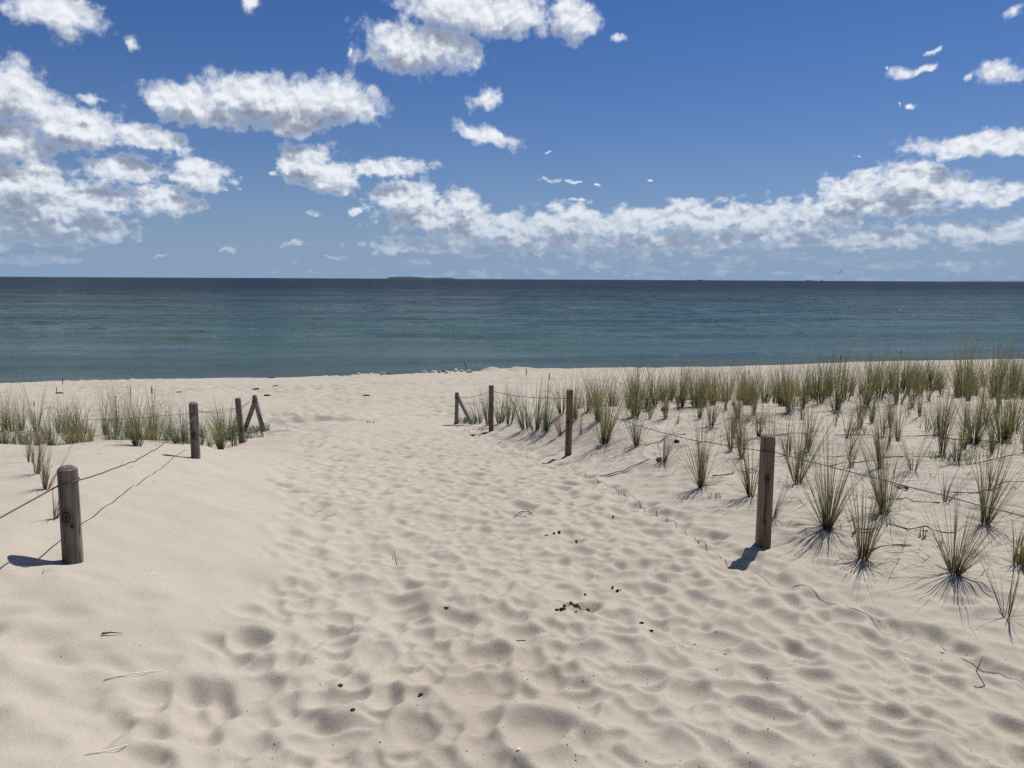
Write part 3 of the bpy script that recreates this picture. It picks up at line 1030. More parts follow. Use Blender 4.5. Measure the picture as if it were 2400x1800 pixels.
def build_fences():
    # left fence
    L = [(-2.255, 3.80), (-3.30, 7.86), (-4.68, 13.10), (-4.88, 14.84)]
    t = thing('wire_fence', 'wire fence of four round wooden posts along the left side of the sand path', 'fence', (L[0][0], L[0][1], gz(*L[0])))
    info = [(L[0], 0.006, 0.505, 0.0475, WOOD_L, round_shape(1), 'thick round post with chamfered top and a dark knot'),
            (L[1], 0.002, 0.590, 0.0460, WOOD_L, round_shape(2), 'dark brown round post sunk in the drift'),
            (L[2], -0.045, 0.800, 0.0510, WOOD_L, round_shape(3), 'slender brown post leaning slightly left'),
            (L[3], -0.150, 0.735, 0.0440, WOOD_G, round_shape(4), 'grey worn end post leaning left against its brace')]
    tops = []
    for (p, dx, h, r, m, sh, lb) in info:
        o, z0 = make_post(t, p[0], p[1], dx, h, r, m, sh, lb, chamfer=0.017)
        o.matrix_parent_inverse = t.matrix_world.inverted()
        tops.append((p[0] + dx, p[1], z0 + h, r, o, h, dx))
    t.update_tag()

    def at(i, dz, side=0, front=-1):
        x, y, z, r, o, h, dx = tops[i]
        return Vector((x - dx * dz / h + side * r, y + front * (r + 0.003), z - dz))
    # towards the camera, out of the picture
    sag_wire(t, (-2.16, 0.35, at(0, 0.095).z + 0.05), at(0, 0.10, -0.9, -0.35), 0.05, 0.004, 1, 0.0038)
    mb = MB()                                           # the wire's path across the face of the first post
    a0 = at(0, 0.10)
    pc = Vector((tops[0][0], tops[0][1], 0))
    pts = []
    for q, dz in ((200, 0.104), (225, 0.100), (250, 0.092), (270, 0.086), (290, 0.082), (315, 0.078), (340, 0.074), (20, 0.070), (60, 0.067)):
        rr = tops[0][3] + 0.003
        pts.append(Vector((pc.x + math.cos(R(q)) * rr, pc.y + math.sin(R(q)) * rr, tops[0][2] - dz)))
    mb.tube(pts, 0.0034, 6)
    mb.build('wire_loop', WIRE, None).parent = t
    t.children[-1].matrix_parent_inverse = t.matrix_world.inverted()
    sag_wire(t, pts[6], at(1, 0.14, 0.2, 1), 0.09, 0.003, 2, 0.0036)
    sag_wire(t, at(1, 0.155, -1.0, 0.2), at(1, 0.09, 1.0, 0.2) , 0.02, 0.0, 12, 0.0032, [at(1, 0.15, -0.75, -0.7), at(1, 0.13, 0, -1.05), at(1, 0.10, 0.75, -0.7)][:0])
    mb = MB()
    mb.tube([at(1, 0.155, -1.03, -0.1), at(1, 0.150, -0.75, -0.72), at(1, 0.138, 0, -1.06), at(1, 0.105, 0.6, -0.86), at(1, 0.085, 1.0, -0.2)], 0.0034, 6)
    w = mb.build('wire_loop', WIRE, None)
    w.parent = t
    w.matrix_parent_inverse = t.matrix_world.inverted()
    sag_wire(t, at(1, 0.09, 1.0, 0), at(2, 0.17, -0.5, -0.6), 0.05, 0.004, 3, 0.0036)
    sag_wire(t, (-7.4, 13.2, at(2, 0).z - 0.42), at(2, 0.17, -0.6, -0.8), 0.04, 0.004, 4, 0.0036)
    sag_wire(t, at(2, 0.15, 0.9, -0.3), at(3, 0.09, -0.9, -0.3), 0.02, 0.006, 5, 0.0040)
    sag_wire(t, at(2, 0.17, 0.9, -0.3), at(3, 0.06, -0.9, -0.3), 0.01, 0.006, 6, 0.0036)
    # brace behind the end post
    x, y, z, r, o, h, dx = tops[3]
    mb = MB()
    e = Vector((x - 0.48, y + 0.55, gz(x - 0.48, y + 0.55) - 0.1))
    mb.tube([Vector((x + 0.02, y + 0.03, z - 0.09)), e], 0.045, 12)
    b = mb.build('brace', WOOD_L, t, True, R(40))
    mb = MB()
    for i in range(3):
        c = Vector((x + 0.01, y, z - 0.10 - 0.02 * i))
        mb.tube([c + Vector((math.cos(a * .9) * 0.056, math.sin(a * .9) * 0.06, 0.012 * math.sin(a * 2 + i))) for a in range(8)], 0.005, 5)
    mb.build('wire_loop', WIRE, t)
    # pale split stake leaning on the end post
    mb = MB()
    b0 = Vector((L[3][0] + 0.085, L[3][1] - 0.03, gz(L[3][0] + .085, L[3][1]) - 0.05))
    mb.tube([b0, Vector((x + 0.05, y - 0.04, z - 0.17))], 0.013, 7)
    mb.build('stake', WOOD_L, t, True)

    # right fence
    Q = [(1.675, 4.93), (0.755, 10.08), (-0.365, 13.43), (-1.20, 16.43)]
    t = thing('wire_fence', 'wire fence of four posts between the sand path and the planted dune', 'fence', (Q[0][0], Q[0][1], gz(*Q[0])))
    info = [(Q[0], -0.002, 0.752, 0.0460, WOOD_R, square_shape, 'squared brown post with chamfered top and two knots'),
            (Q[1], 0.012, 0.900, 0.0460, WOOD_R, square_shape, 'tall squared post before the grass slope'),
            (Q[2], 0.000, 0.830, 0.0460, WOOD_R, square_shape, 'flat-topped squared post with green grass behind'),
            (Q[3], 0.015, 0.690, 0.0480, WOOD_G, round_shape(6), 'grey worn end post with a pale split face')]
    tops = []
    for i, (p, dx, h, r, m, sh, lb) in enumerate(info):
        o, z0 = make_post(t, p[0], p[1], dx, h, r, m, sh, lb, yaw=R((12, 8, -8, 0)[i]), chamfer=(0.011, 0.008, 0.003, 0.004)[i], taper=(0.93, .98, 1.02, 0.78)[i])
        o.matrix_parent_inverse = t.matrix_world.inverted()
        tops.append((p[0] + dx, p[1], z0 + h, r, o, h, dx))
    # towards the camera
    sag_wire(t, at2(tops, 0, 0.10), (2.95, 2.55, at2(tops, 0, 0).z - 0.105), 0.0, 0.002, 21, 0.0028)
    sag_wire(t, at2(tops, 1, 0.10, 0.9, 0.5), at2(tops, 0, 0.10, -0.9, -0.9), 0.10, 0.004, 22, 0.0030)
    mb = MB()
    mb.tube([at2(tops, 0, 0.10, -1.0, -0.9), at2(tops, 0, 0.105, -0.7, -1.08), at2(tops, 0, 0.10, 0.0, -1.08)], 0.0040, 6)
    mb.build('wire_loop', WIRE, t)
    sag_wire(t, at2(tops, 2, 0.115, 0.9, 0.5), at2(tops, 1, 0.12, -0.9, 0.2), 0.035, 0.004, 23, 0.0042)
    sag_wire(t, at2(tops, 3, 0.09, 0.9, -0.2), at2(tops, 2, 0.115, -0.9, 0.2), 0.05, 0.005, 24, 0.0042)
    x, y, z, r, o, h, dx = tops[3]
    mb = MB()
    mb.tube([Vector((x, y + 0.03, z - 0.07)), Vector((x + 0.40, y - 0.35, gz(x + 0.40, y - 0.35) - 0.12))], 0.042, 12)
    mb.build('brace', WOOD_G, t, True, R(40))
    mb = MB()
    mb.tube([Vector((x - 0.005, y, z + 0.004)), Vector((x - 0.003, y, z - 0.075))], 0.041, 14)
    mb.build('post_tip', WOOD_L, t, True, R(40))
    mb = MB()
    for i in range(3):
        c = Vector((x, y, z - 0.085 - 0.018 * i))
        mb.tube([c + Vector((math.cos(a * .9) * 0.056, math.sin(a * .9) * 0.056, 0.012 * math.sin(a * 2 + i))) for a in range(8)], 0.005, 5)
    mb.build('wire_loop', WIRE, t)


def at2(tops, i, dz, side=0, front=-1):
    x, y, z, r, o, h, dx = tops[i]
    return Vector((x - dx * dz / h + side * r, y + front * (r + 0.003), z - dz))


build_fences()

TUFTS = [
    (-0.714, 15.939, 0.61, 'B', 70, 0.5, -0.088, 'low bushy green tuft in front of the brace of the right end post'),
    (-0.485, 14.709, 0.773, 'B', 60, 0.4, -0.082, 'green tuft behind the flat-topped post, its long dark seed spike leaning left'),
    (-0.221, 14.23, 0.691, 'B', 70, 0.4, 0.039, 'full green tuft immediately right of the flat-topped third right fence post'),
    (-0.049, 13.47, 0.723, 'B', 60, 0.35, 0.075, 'second green tuft right of the flat-topped third right fence post, upright with brown foot'),
    (0.223, 12.52, 0.772, 'B', 70, 0.45, -0.035, 'green tuft arching both ways with one thin upright spike, between two right posts'),
    (0.38, 12.105, 0.802, 'B', 60, 0.45, 0.0, 'green tuft with bare brown stalk bases and bent straws, between two right posts'),
    (0.523, 11.794, 0.822, 'B', 60, 0.3, 0.0, 'tall green tuft carrying a dark flower spike, left of the second right fence post'),
    (0.728, 11.345, 0.59, 'D', 36, 0.3, -0.138, 'small brown stalked tuft leaning left at the foot of the second right fence post'),
    (0.945, 11.606, 0.683, 'G', 60, 0.3, 0.0, 'olive tuft half hidden behind the second right fence post'),
    (0.988, 10.825, 0.439, 'D', 22, 0.35, 0.0, 'thin straw brown tuft right of the second right fence post'),
    (0.809, 12.246, 0.546, 'G', 60, 0.4, 0.0, 'olive tuft on the slope behind the small brown tuft by the second right post'),
    (1.185, 11.88, 0.448, 'G', 60, 0.4, 0.0, 'olive tuft at the crest between the second right post and the tall leaning tuft'),
    (1.215, 9.871, 0.93, 'G', 95, 0.38, 0.027, 'tallest dense tuft right of the second right post, with dark foot'),
    (1.272, 11.157, 0.656, 'G', 60, 0.35, 0.0, 'olive tuft right behind the tallest dense tuft near the second right post'),
    (1.531, 9.25, 0.608, 'S', 70, 0.45, -0.026, 'dark based tuft with fanned dead blades at the top of the short sand slope'),
    (1.849, 11.35, 0.759, 'G', 90, 0.35, 0.0, 'tall olive tuft standing behind the fanned one at the top of the sand slope'),
    (2.11, 11.908, 0.612, 'G', 60, 0.35, 0.0, None),
    (2.268, 12.115, 0.657, 'G', 60, 0.35, 0.0, None),
    (2.533, 11.543, 0.178, 'S', 30, 0.6, 0.0, 'short scrubby tuft in front of the crest grass above the shelly sand slope'),
    (2.698, 12.317, 0.619, 'G', 70, 0.35, 0.0, None),
    (2.215, 10.197, 0.198, 'S', 18, 0.5, 0.028, 'tiny sparse tuft alone on the shelly sand slope'),
    (5.396, 22.884, 0.915, 'G', 60, 0.35, 0.0, None),
    (5.801, 23.225, 0.968, 'G', 60, 0.35, 0.0, None),
    (2.576, 9.748, 0.49, 'S', 70, 0.5, 0.027, 'medium tuft with curved dead blades halfway up the shelly slope above the wire'),
    (3.336, 12.557, 0.66, 'G', 80, 0.3, 0.0, None),
    (6.598, 23.141, 1.269, 'G', 80, 0.45, 0.0, None),
    (7.152, 23.832, 0.926, 'G', 50, 0.4, 0.0, None),
    (3.768, 12.082, 0.656, 'G', 80, 0.35, 0.0, None),
    (4.131, 12.404, 0.638, 'G', 75, 0.45, 0.034, None),
    (3.15, 9.889, 0.243, 'O', 60, 1.3, 0.027, 'flattened orange brown tuft, blades fanned low to both sides behind the near post'),
    (4.098, 11.541, 0.659, 'G', 100, 0.3, 0.0, None),
    (3.857, 10.515, 0.673, 'G', 70, 0.22, 0.0, 'narrow upright crest tuft with two bare stalks reaching down the sand'),
    (4.832, 12.518, 0.593, 'G', 45, 0.4, 0.0, None),
    (1.569, 7.809, 0.397, 'S', 45, 0.6, -0.022, 'sparse grey green tuft low on the slope, left of the wide fanned one'),
    (1.693, 6.657, 0.578, 'S', 95, 0.5, 0.03, 'large tuft fanned wide to the left, left of the nearest right post'),
    (1.932, 6.037, 0.545, 'S', 70, 0.45, -0.033, 'tuft in a dark hollow hard against the nearest right fence post'),
    (2.509, 6.585, 0.639, 'S', 75, 0.42, 0.018, 'tall upright open tuft behind and right of the nearest right post'),
    (1.886, 5.37, 0.331, 'S', 24, 0.7, 0.134, 'few blades leaning right at the foot of the nearest right post'),
    (4.583, 11.3, 0.639, 'G', 65, 0.45, 0.0, 'crest tuft with roots spread like claws above the pale bare patch'),
    (4.644, 10.867, 0.844, 'G', 75, 0.3, 0.03, 'tall dark green tuft with a thin spike above the bare sand patch'),
    (3.83, 8.993, 0.282, 'S', 20, 0.25, -0.015, 'thin stalks standing directly below the tall dark green crest tuft'),
    (5.015, 11.413, 0.606, 'G', 60, 0.35, 0.032, None),
    (3.689, 8.289, 0.464, 'D', 45, 0.28, 0.115, 'straw coloured tuft with a black foot leaning right, on the bare sand patch'),
    (3.501, 7.78, 0.32, 'S', 22, 0.45, 0.151, 'small open tuft leaning right with crossed stalks, below the straw coloured leaning tuft'),
    (4.709, 9.927, 0.38, 'S', 12, 0.2, 0.028, 'very thin tuft of a few dark stalks below the crest row'),
    (5.096, 10.954, 0.657, 'G', 85, 0.35, 0.0, None),
    (5.502, 11.38, 0.572, 'G', 70, 0.35, 0.0, None),
    (4.132, 8.428, 0.424, 'S', 38, 0.35, -0.023, 'slender tuft of pale green blades in the middle of the bare sand patch'),
    (5.776, 11.65, 0.499, 'G', 55, 0.3, 0.0, None),
    (5.56, 10.942, 0.619, 'G', 60, 0.3, 0.0, 'crest tuft with a narrow dark foot standing lower than its neighbours'),
    (5.975, 11.566, 0.482, 'G', 70, 0.35, 0.0, None),
    (5.327, 10.189, 0.425, 'S', 16, 0.2, 0.017, 'thin upright sprig with a dark foot just below the crest row'),
    (6.45, 12.161, 0.445, 'G', 70, 0.35, 0.0, None),
    (4.156, 8.128, 0.432, 'S', 38, 0.5, -0.014, 'vase shaped tuft with a brown foot in the middle of the sand patch'),
    (4.834, 8.982, 0.323, 'S', 8, 0.4, 0.0, 'two or three loose blades standing alone in the sand patch'),
    (4.784, 8.717, 0.334, 'S', 22, 0.4, 0.058, 'small forked tuft leaning right beside a dense tall one'),
    (6.662, 12.109, 0.533, 'G', 85, 0.35, 0.0, None),
    (14.48, 25.801, 1.032, 'G', 80, 0.35, 0.0, None),
    (4.823, 8.51, 0.544, 'G', 85, 0.25, 0.0, 'dense column shaped tuft rising from the sand patch up to the crest row'),
    (15.561, 26.86, 0.874, 'D', 40, 0.5, 0.0, None),
    (6.925, 11.693, 0.875, 'G', 80, 0.32, -0.032, 'tall dark green tuft with a reddish foot reaching far above the shore line'),
    (7.505, 12.44, 0.675, 'G', 70, 0.3, 0.0, None),
    (5.09, 8.308, 0.655, 'G', 95, 0.4, 0.0, 'large dense olive tuft with a black foot, left of the two right edge columns'),
    (4.185, 7.07, 0.436, 'S', 32, 0.38, 0.0, 'loose tall tuft growing out of the creeping green herbs'),
    (7.427, 11.754, 0.94, 'G', 85, 0.3, 0.033, 'tallest green tuft at the crest near the right, standing highest over the water'),
    (16.703, 27.007, 0.941, 'G', 60, 0.4, 0.0, None),
    (5.455, 8.372, 0.65, 'G', 90, 0.35, -0.056, 'dense dark tuft close to the right edge of the dune, above the creeping herbs'),
    (5.811, 8.755, 0.55, 'G', 60, 0.35, 0.039, 'brown stalked tuft behind the dense dark one at the right edge of the dune'),
    (4.576, 7.174, 0.34, 'S', 38, 0.35, -0.06, 'slender tuft standing in front of the two dense columns at the right edge'),
    (8.021, 12.135, 0.658, 'G', 75, 0.4, 0.0, None),
    (3.578, 6.686, 0.397, 'S', 30, 0.5, 0.0, 'reddish footed fan tuft with crossing roots, above the white driftwood stick'),
    (3.909, 6.119, 0.273, 'S', 24, 0.4, 0.017, 'small dark footed tuft behind the wire near the right edge, among grey twigs'),
    (3.362, 5.777, 0.31, 'S', 30, 0.75, 0.128, 'twisted tuft leaning right with a thick dark foot right under the wire'),
    (3.348, 5.268, 0.608, 'S', 75, 0.45, 0.0, 'large open tuft with a long blade reaching back over the wire'),
    (2.656, 5.305, 0.551, 'S', 95, 0.28, -0.024, 'tall compact column tuft casting a solid dark shadow in front of the wire'),
    (3.466, 7.087, 0.559, 'S', 70, 0.4, -0.079, 'tuft with a green heart directly above the tall compact column tuft'),
    (2.139, 5.026, 0.517, 'S', 120, 0.62, 0.0, 'biggest fan shaped tuft, its shadow like a spider, right of the near post'),
    (2.172, 4.566, 0.472, 'S', 80, 0.42, 0.0, 'stiff upright tuft before the tall column tuft, dead stalks at its left'),
    (2.541, 4.23, 0.416, 'S', 95, 0.65, 0.0, 'wide fan tuft of bare brown stalks nearest the right corner, shadow like spread fingers'),
    (2.709, 4.881, 0.112, 'K', 14, 0.15, 0.0, 'short stump of cut dark stalks in the sand'),
    (3.058, 4.427, 0.24, 'G', 80, 0.3, 0.025, 'thick brown footed tuft cut by the right edge of the picture'),
    (2.496, 3.673, 0.426, 'S', 20, 0.35, 0.031, 'lowest tuft at the right edge, a few very long stiff stalks over black roots'),
    (-10.41, 15.525, 0.86, 'G', 60, 0.4, 0.0, None),
    (-10.208, 15.457, 0.689, 'G', 45, 0.4, 0.0, None),
    (-10.209, 15.76, 0.711, 'G', 65, 0.4, 0.0, 'small green tuft on the left drift crest, second from the picture edge'),
    (-8.6, 13.396, 0.314, 'D', 14, 0.4, 0.0, 'short brown sprig below the left crest grass'),
    (-9.806, 15.625, 0.812, 'G', 60, 0.35, 0.0, 'upright tuft beside a pale bent straw on the left drift crest'),
    (-9.358, 15.645, 0.679, 'B', 60, 0.5, 0.0, 'green tuft at the left end of the widest clump on the left drift'),
    (-9.119, 15.506, 0.735, 'B', 70, 0.5, 0.0, 'middle green tuft of the widest clump on the left drift'),
    (-8.833, 15.295, 0.751, 'B', 70, 0.5, 0.068, 'green tuft with a long blade leaning right in the widest left clump'),
    (-8.622, 15.228, 0.67, 'G', 50, 0.5, 0.0, 'thin green tuft at the right end of the widest clump on the left drift'),
    (-7.864, 13.676, 0.492, 'D', 34, 0.6, 0.0, 'low brown and straw tuft in front of the widest left clump'),
    (-8.181, 15.174, 0.849, 'G', 60, 0.35, 0.0, 'olive tuft between the widest left clump and the dark tall tuft'),
    (-7.817, 14.967, 0.992, 'G', 60, 0.35, 0.0, 'tuft with three tall crossing blades on the left drift'),
    (-7.383, 14.539, 0.806, 'B', 60, 0.4, 0.081, 'green tuft leaning right on the left drift, behind the black footed one'),
    (-3.955, 7.973, 0.542, 'G', 70, 0.42, 0.066, 'black footed tuft with long blades leaning right, before the left drift crest'),
    (-6.779, 14.268, 0.905, 'B', 70, 0.4, 0.04, 'green tuft with a dark foot between the leaning one and the second left post'),
    (-4.076, 9.278, 0.541, 'B', 45, 0.5, -0.051, 'open green tuft left of the second left fence post'),
    (-4.061, 9.45, 0.48, 'D', 30, 0.4, 0.0, 'short stalked tuft touching the second left fence post'),
    (-6.537, 14.429, 0.692, 'G', 50, 0.45, 0.0, None),
    (-5.899, 14.384, 0.575, 'B', 40, 0.5, 0.0, 'grey green tuft right behind the second left fence post'),
    (-5.286, 13.967, 0.742, 'V', 170, 0.6, 0.0, 'bright green dense round tuft between the second and third left fence posts'),
    (-3.907, 6.095, 0.247, 'D', 26, 0.35, 0.074, 'straw tuft leaning right on the smooth left sand, uppermost of the dry ones'),
    (-3.409, 5.392, 0.286, 'D', 34, 0.35, 0.045, 'tallest straw coloured dry tuft on the smooth left sand'),
    (-3.093, 4.971, 0.23, 'D', 48, 0.6, 0.083, 'fanned straw coloured tuft just left of the top of the nearest left post'),
    (-2.654, 4.329, 0.168, 'D', 24, 0.35, 0.053, 'small straw tuft half hidden behind the nearest left post'),
    (-2.29, 3.576, 0.033, 'K', 5, 1.0, 0.02, 'few tiny grey stalks at the foot of the nearest left post'),
    (-3.869, 8.282, 0.076, 'O', 12, 1.6, 0.0, 'flat dry sprig lying on the left drift where the wire passes'),
]

# ------------------------------------------------------------------ marram grass
def grass_material(name, mids, tips, base=(0.085, 0.050, 0.028)):
    """blade colours: brown sheath at the foot, green or straw above; each blade its own tone"""
    m, k = material(name)
    t = k.new('ShaderNodeAttribute', attribute_name='tone').outputs['Fac']
    a = k.new('ShaderNodeAttribute', attribute_name='along').outputs['Fac']
    mid = k.ramp(t, [(i / (len(mids) - 1), c) for i, c in enumerate(mids)])
    tip = k.ramp(t, [(i / (len(tips) - 1), c) for i, c in enumerate(tips)])
    col = k.mix(k.maprange(a, 0.05, 0.26, 0, 1), base, mid)
    col = k.mix(k.maprange(a, 0.70, 1.0, 0, 0.8), col, tip)
    pb = k.new('ShaderNodeBsdfPrincipled')
    k.put(pb.inputs['Base Color'], col)
    pb.inputs['Roughness'].default_value = 0.55
    pb.inputs['Specular IOR Level'].default_value = 0.35
    tr = k.new('ShaderNodeBsdfTranslucent')
    k.put(tr.inputs[0], col)
    mx = k.new('ShaderNodeMixShader')
    mx.inputs[0].default_value = 0.25
    k.put(mx.inputs[1], pb.outputs[0])
    k.put(mx.inputs[2], tr.outputs[0])
    o = k.new('ShaderNodeOutputMaterial')
    k.put(o.inputs[0], mx.outputs[0])
    return m


G_OLIVE = grass_material('olive_marram', [(0.185, 0.195, 0.052), (0.245, 0.235, 0.078), (0.16, 0.19, 0.056), (0.30, 0.25, 0.12), (0.50, 0.43, 0.27)], [(0.2, 0.2, 0.09), (0.25, 0.22, 0.12), (0.15, 0.17, 0.08), (0.28, 0.23, 0.13), (0.42, 0.37, 0.25)])
G_BLUE = grass_material('green_marram', [(0.085, 0.130, 0.058), (0.125, 0.165, 0.078), (0.090, 0.145, 0.050), (0.20, 0.21, 0.12), (0.48, 0.45, 0.31)], [(0.12, 0.16, 0.10), (0.16, 0.18, 0.12), (0.12, 0.16, 0.08), (0.24, 0.23, 0.15), (0.46, 0.43, 0.32)])
G_SPARSE = grass_material('sparse_marram', [(0.150, 0.155, 0.055), (0.200, 0.180, 0.080), (0.130, 0.150, 0.055), (0.26, 0.21, 0.12), (0.44, 0.38, 0.25)], [(0.12, 0.10, 0.06), (0.17, 0.14, 0.09), (0.10, 0.10, 0.06), (0.22, 0.17, 0.11), (0.34, 0.29, 0.19)], (0.060, 0.036, 0.024))
G_DRY = grass_material('dry_marram', [(0.32, 0.26, 0.165), (0.40, 0.33, 0.22), (0.26, 0.20, 0.125), (0.35, 0.30, 0.20), (0.48, 0.42, 0.30)], [(0.32, 0.27, 0.18), (0.38, 0.33, 0.23), (0.26, 0.21, 0.14), (0.34, 0.29, 0.2), (0.46, 0.41, 0.3)], (0.14, 0.09, 0.05))
G_ORANGE = grass_material('rusty_marram', [(0.24, 0.115, 0.045), (0.30, 0.20, 0.10), (0.17, 0.12, 0.05), (0.33, 0.26, 0.16), (0.4, 0.34, 0.24)], [(0.28, 0.22, 0.13), (0.33, 0.28, 0.18), (0.24, 0.2, 0.12), (0.34, 0.3, 0.2), (0.44, 0.39, 0.29)], (0.10, 0.04, 0.02))
G_VIVID = grass_material('vivid_marram', [(0.075, 0.135, 0.030), (0.10, 0.165, 0.045), (0.065, 0.125, 0.028), (0.12, 0.17, 0.06), (0.30, 0.32, 0.16)], [(0.12, 0.18, 0.07), (0.14, 0.19, 0.08), (0.10, 0.16, 0.06), (0.2, 0.22, 0.12), (0.35, 0.34, 0.22)])
SEED = grass_material('seed_spike', [(0.10, 0.075, 0.05), (0.13, 0.10, 0.07)], [(0.12, 0.09, 0.06), (0.12, 0.09, 0.06)], (0.10, 0.075, 0.05))


class Blades:
    def __init__(s):
        s.v, s.f, s.tone, s.along = [], [], [], []

    def blade(s, p, az, lean, length, width, curl, tone, seg=6, twist=0.0, stop=1.0, kink=None):
        """one rolled leaf: ribbon with a raised spine, starting at p and bending outwards along az"""
        b0 = len(s.v)
        ca, sa = math.cos(az), math.sin(az)
        pos = Vector(p)
        ang = lean
        dl = length / seg
        tw = az + math.pi / 2 + twist
        side = Vector((math.cos(tw), math.sin(tw), 0))
        for i in range(seg + 1):
            t = i / seg
            w = width * (1 - t ** 1.6 * 0.92) * (0.85 + 0.15 * min(1, t * 5))
            d = Vector((ca * math.sin(ang), sa * math.sin(ang), math.cos(ang)))
            nrm = side.cross(d).normalized()
            s.v += [pos - side * w, pos + nrm * w * 0.7, pos + side * w]
            s.tone += [tone] * 3
            s.along += [t * stop] * 3
            pos = pos + d * dl
            ang += curl / seg * (0.4 + 1.2 * t)
            if kink and i == kink[0]:
                ang += kink[1]
        for i in range(seg):
            k0 = b0 + i * 3
            s.f += [(k0, k0 + 1, k0 + 4, k0 + 3), (k0 + 1, k0 + 2, k0 + 5, k0 + 4)]
        return pos

    def mesh(s, name, mat):
        me = bpy.data.meshes.new(name)
        me.from_pydata([tuple(v) for v in s.v], [], s.f)
        for nm, d in (('tone', s.tone), ('along', s.along)):
            at = me.attributes.new(nm, 'FLOAT', 'POINT')
            at.data.foreach_set('value', d)
        me.materials.append(mat)
        for p in me.polygons:
            p.use_smooth = True
        return me


def add_object(name, me, loc, parent=None, rz=0.0, sc=1.0):
    o = bpy.data.objects.new(name, me)
    COL.objects.link(o)
    if parent is not None:
        o.parent = parent
    else:
        o.location = loc
        o.rotation_euler = (0, 0, rz)
        o.scale = (sc, sc, sc)
    return o


def tuft_mesh(kind, h, n, spread, lean_x, r):
    """kinds: G olive, B green, S sparse and stiff, D dry straw, O rusty and flat, K cut stump"""
    b = Blades()
    mat = {'V': G_VIVID, 'G': G_OLIVE, 'B': G_BLUE, 'S': G_SPARSE, 'D': G_DRY, 'O': G_ORANGE, 'K': G_SPARSE}[kind]
    rb = {'V': 0.08, 'G': 0.04, 'B': 0.05, 'S': 0.020, 'D': 0.022, 'O': 0.04, 'K': 0.025}[kind] * (0.6 + 0.5 * min(1.3, n / 70))
    wd = {'V': 0.0036, 'G': 0.0033, 'B': 0.0034, 'S': 0.0023, 'D': 0.0023, 'O': 0.003, 'K': 0.004}[kind]
    shoots = max(3, int(n / 7))
    sh = []
    for i in range(shoots):
        a = r.uniform(0, 6.283)
        q = rb * math.sqrt(r.random())
        sh.append((a, q, spread * (0.25 + 0.95 * r.random() ** 1.2)))
    la = math.atan2(lean_x, h + 1e-6)
    for i in range(n):
        a, q, sp = sh[r.randrange(shoots)]
        az = a + r.gauss(0, 0.45)
        lean = abs(sp * (0.25 + 0.75 * q / rb) + r.gauss(0, 0.07 + 0.10 * spread))
        if kind == 'O':
            lean = spread * r.uniform(0.45, 1.1)
        lean = min(lean, 1.45)
        L = h * r.uniform(0.55, 1.28) / max(0.5, math.cos(min(lean, 1.0)))
        if r.random() < 0.25:
            L *= 0.6
        if r.random() < 0.08:
            L *= 1.25
            lean += r.uniform(0.0, 0.35)
        curl = r.uniform(0.02, 0.42) * (1.5 if kind == 'B' else 1.0)
        if r.random() < 0.16:
            curl += r.uniform(0.5, 1.4)
        tone = min(1, max(0, r.random() ** 1.35))
        # lean of the whole tuft: combine the outward lean with a common tilt to the side
        vx = math.sin(lean) * math.cos(az) + math.tan(la)
        vy = math.sin(lean) * math.sin(az)
        az2 = math.atan2(vy, vx)
        lean2 = math.atan2(math.hypot(vx, vy), math.cos(lean))
        if kind in 'SD':
            lean2 *= 0.80
        b.blade((math.cos(a) * q, math.sin(a) * q, -0.02), az2, lean2, L, wd * r.uniform(0.75, 1.25), curl, tone, 6 if n < 100 else 5, r.uniform(-0.9, 0.9), 1.0, (r.choice((2, 3, 4)), r.uniform(0.5, 1.7)) if r.random() < 0.11 else None)
    # dead leaves lying outward on the sand
    for i in range(int(n * (0.26 if kind in 'S' else 0.10))):
        az = r.uniform(0, 6.283)
        b.blade((math.cos(az) * rb, math.sin(az) * rb, 0.015), az, r.uniform(1.1, 1.42), h * r.uniform(0.25, 0.65), wd * 0.9, r.uniform(0.0, 0.25), r.uniform(0.6, 1.0), 4)
    return b.mesh('marram_tuft', mat)


def seed_head(parent, x, y, z0, tilt_x, tilt_y, height, length=0.16):
    """flower spike on a thin stalk"""
    b = Blades()
    d = Vector((tilt_x, tilt_y, 1)).normalized()
    side = Vector((1, 0, 0))
    n = 6
    pts = []
    for i in range(9):
        t = i / 8
        bend = Vector((tilt_x * 0.35 * t * t * height, 0, 0))
        pts.append(Vector((x, y, z0)) + d * (t * height) + bend)
    mb = MB()
    rr = [0.0016] * 9
    mb.tube(pts, rr, 5)
    d2 = (pts[-1] - pts[-2]).normalized()
    L = length
    mb.tube([pts[-1] + d2 * L * q for q in (-0.05, 0.05, 0.3, 0.6, 0.85, 1.0)], [0.002, 0.006, 0.0085, 0.008, 0.005, 0.001], 7)
    o = mb.build('seed_head', SEED, None)
    o.parent = parent
    return o


def spot_right(x, y):
    q = x / y
    for lim, t in ((0.0, 'near the flat-topped post'), (0.09, 'behind the second right post'), (0.20, 'right of the second right post'), (0.30, 'above the shelly sand slope'),
                   (0.38, 'above the nearest right post'), (0.50, 'above the bare sand patch'), (0.58, 'above the creeping herbs'), (9, 'near the right edge of the dune')):
        if q < lim:
            return t


def spot_left(x, y):
    q = x / y
    for lim, t in ((-0.64, 'at the picture edge'), (-0.55, 'behind the nearest left post'), (-0.48, 'right of the nearest left post'), (-0.42, 'left of the second left post'), (9, 'beside the second left post')):
        if q < lim:
            return t


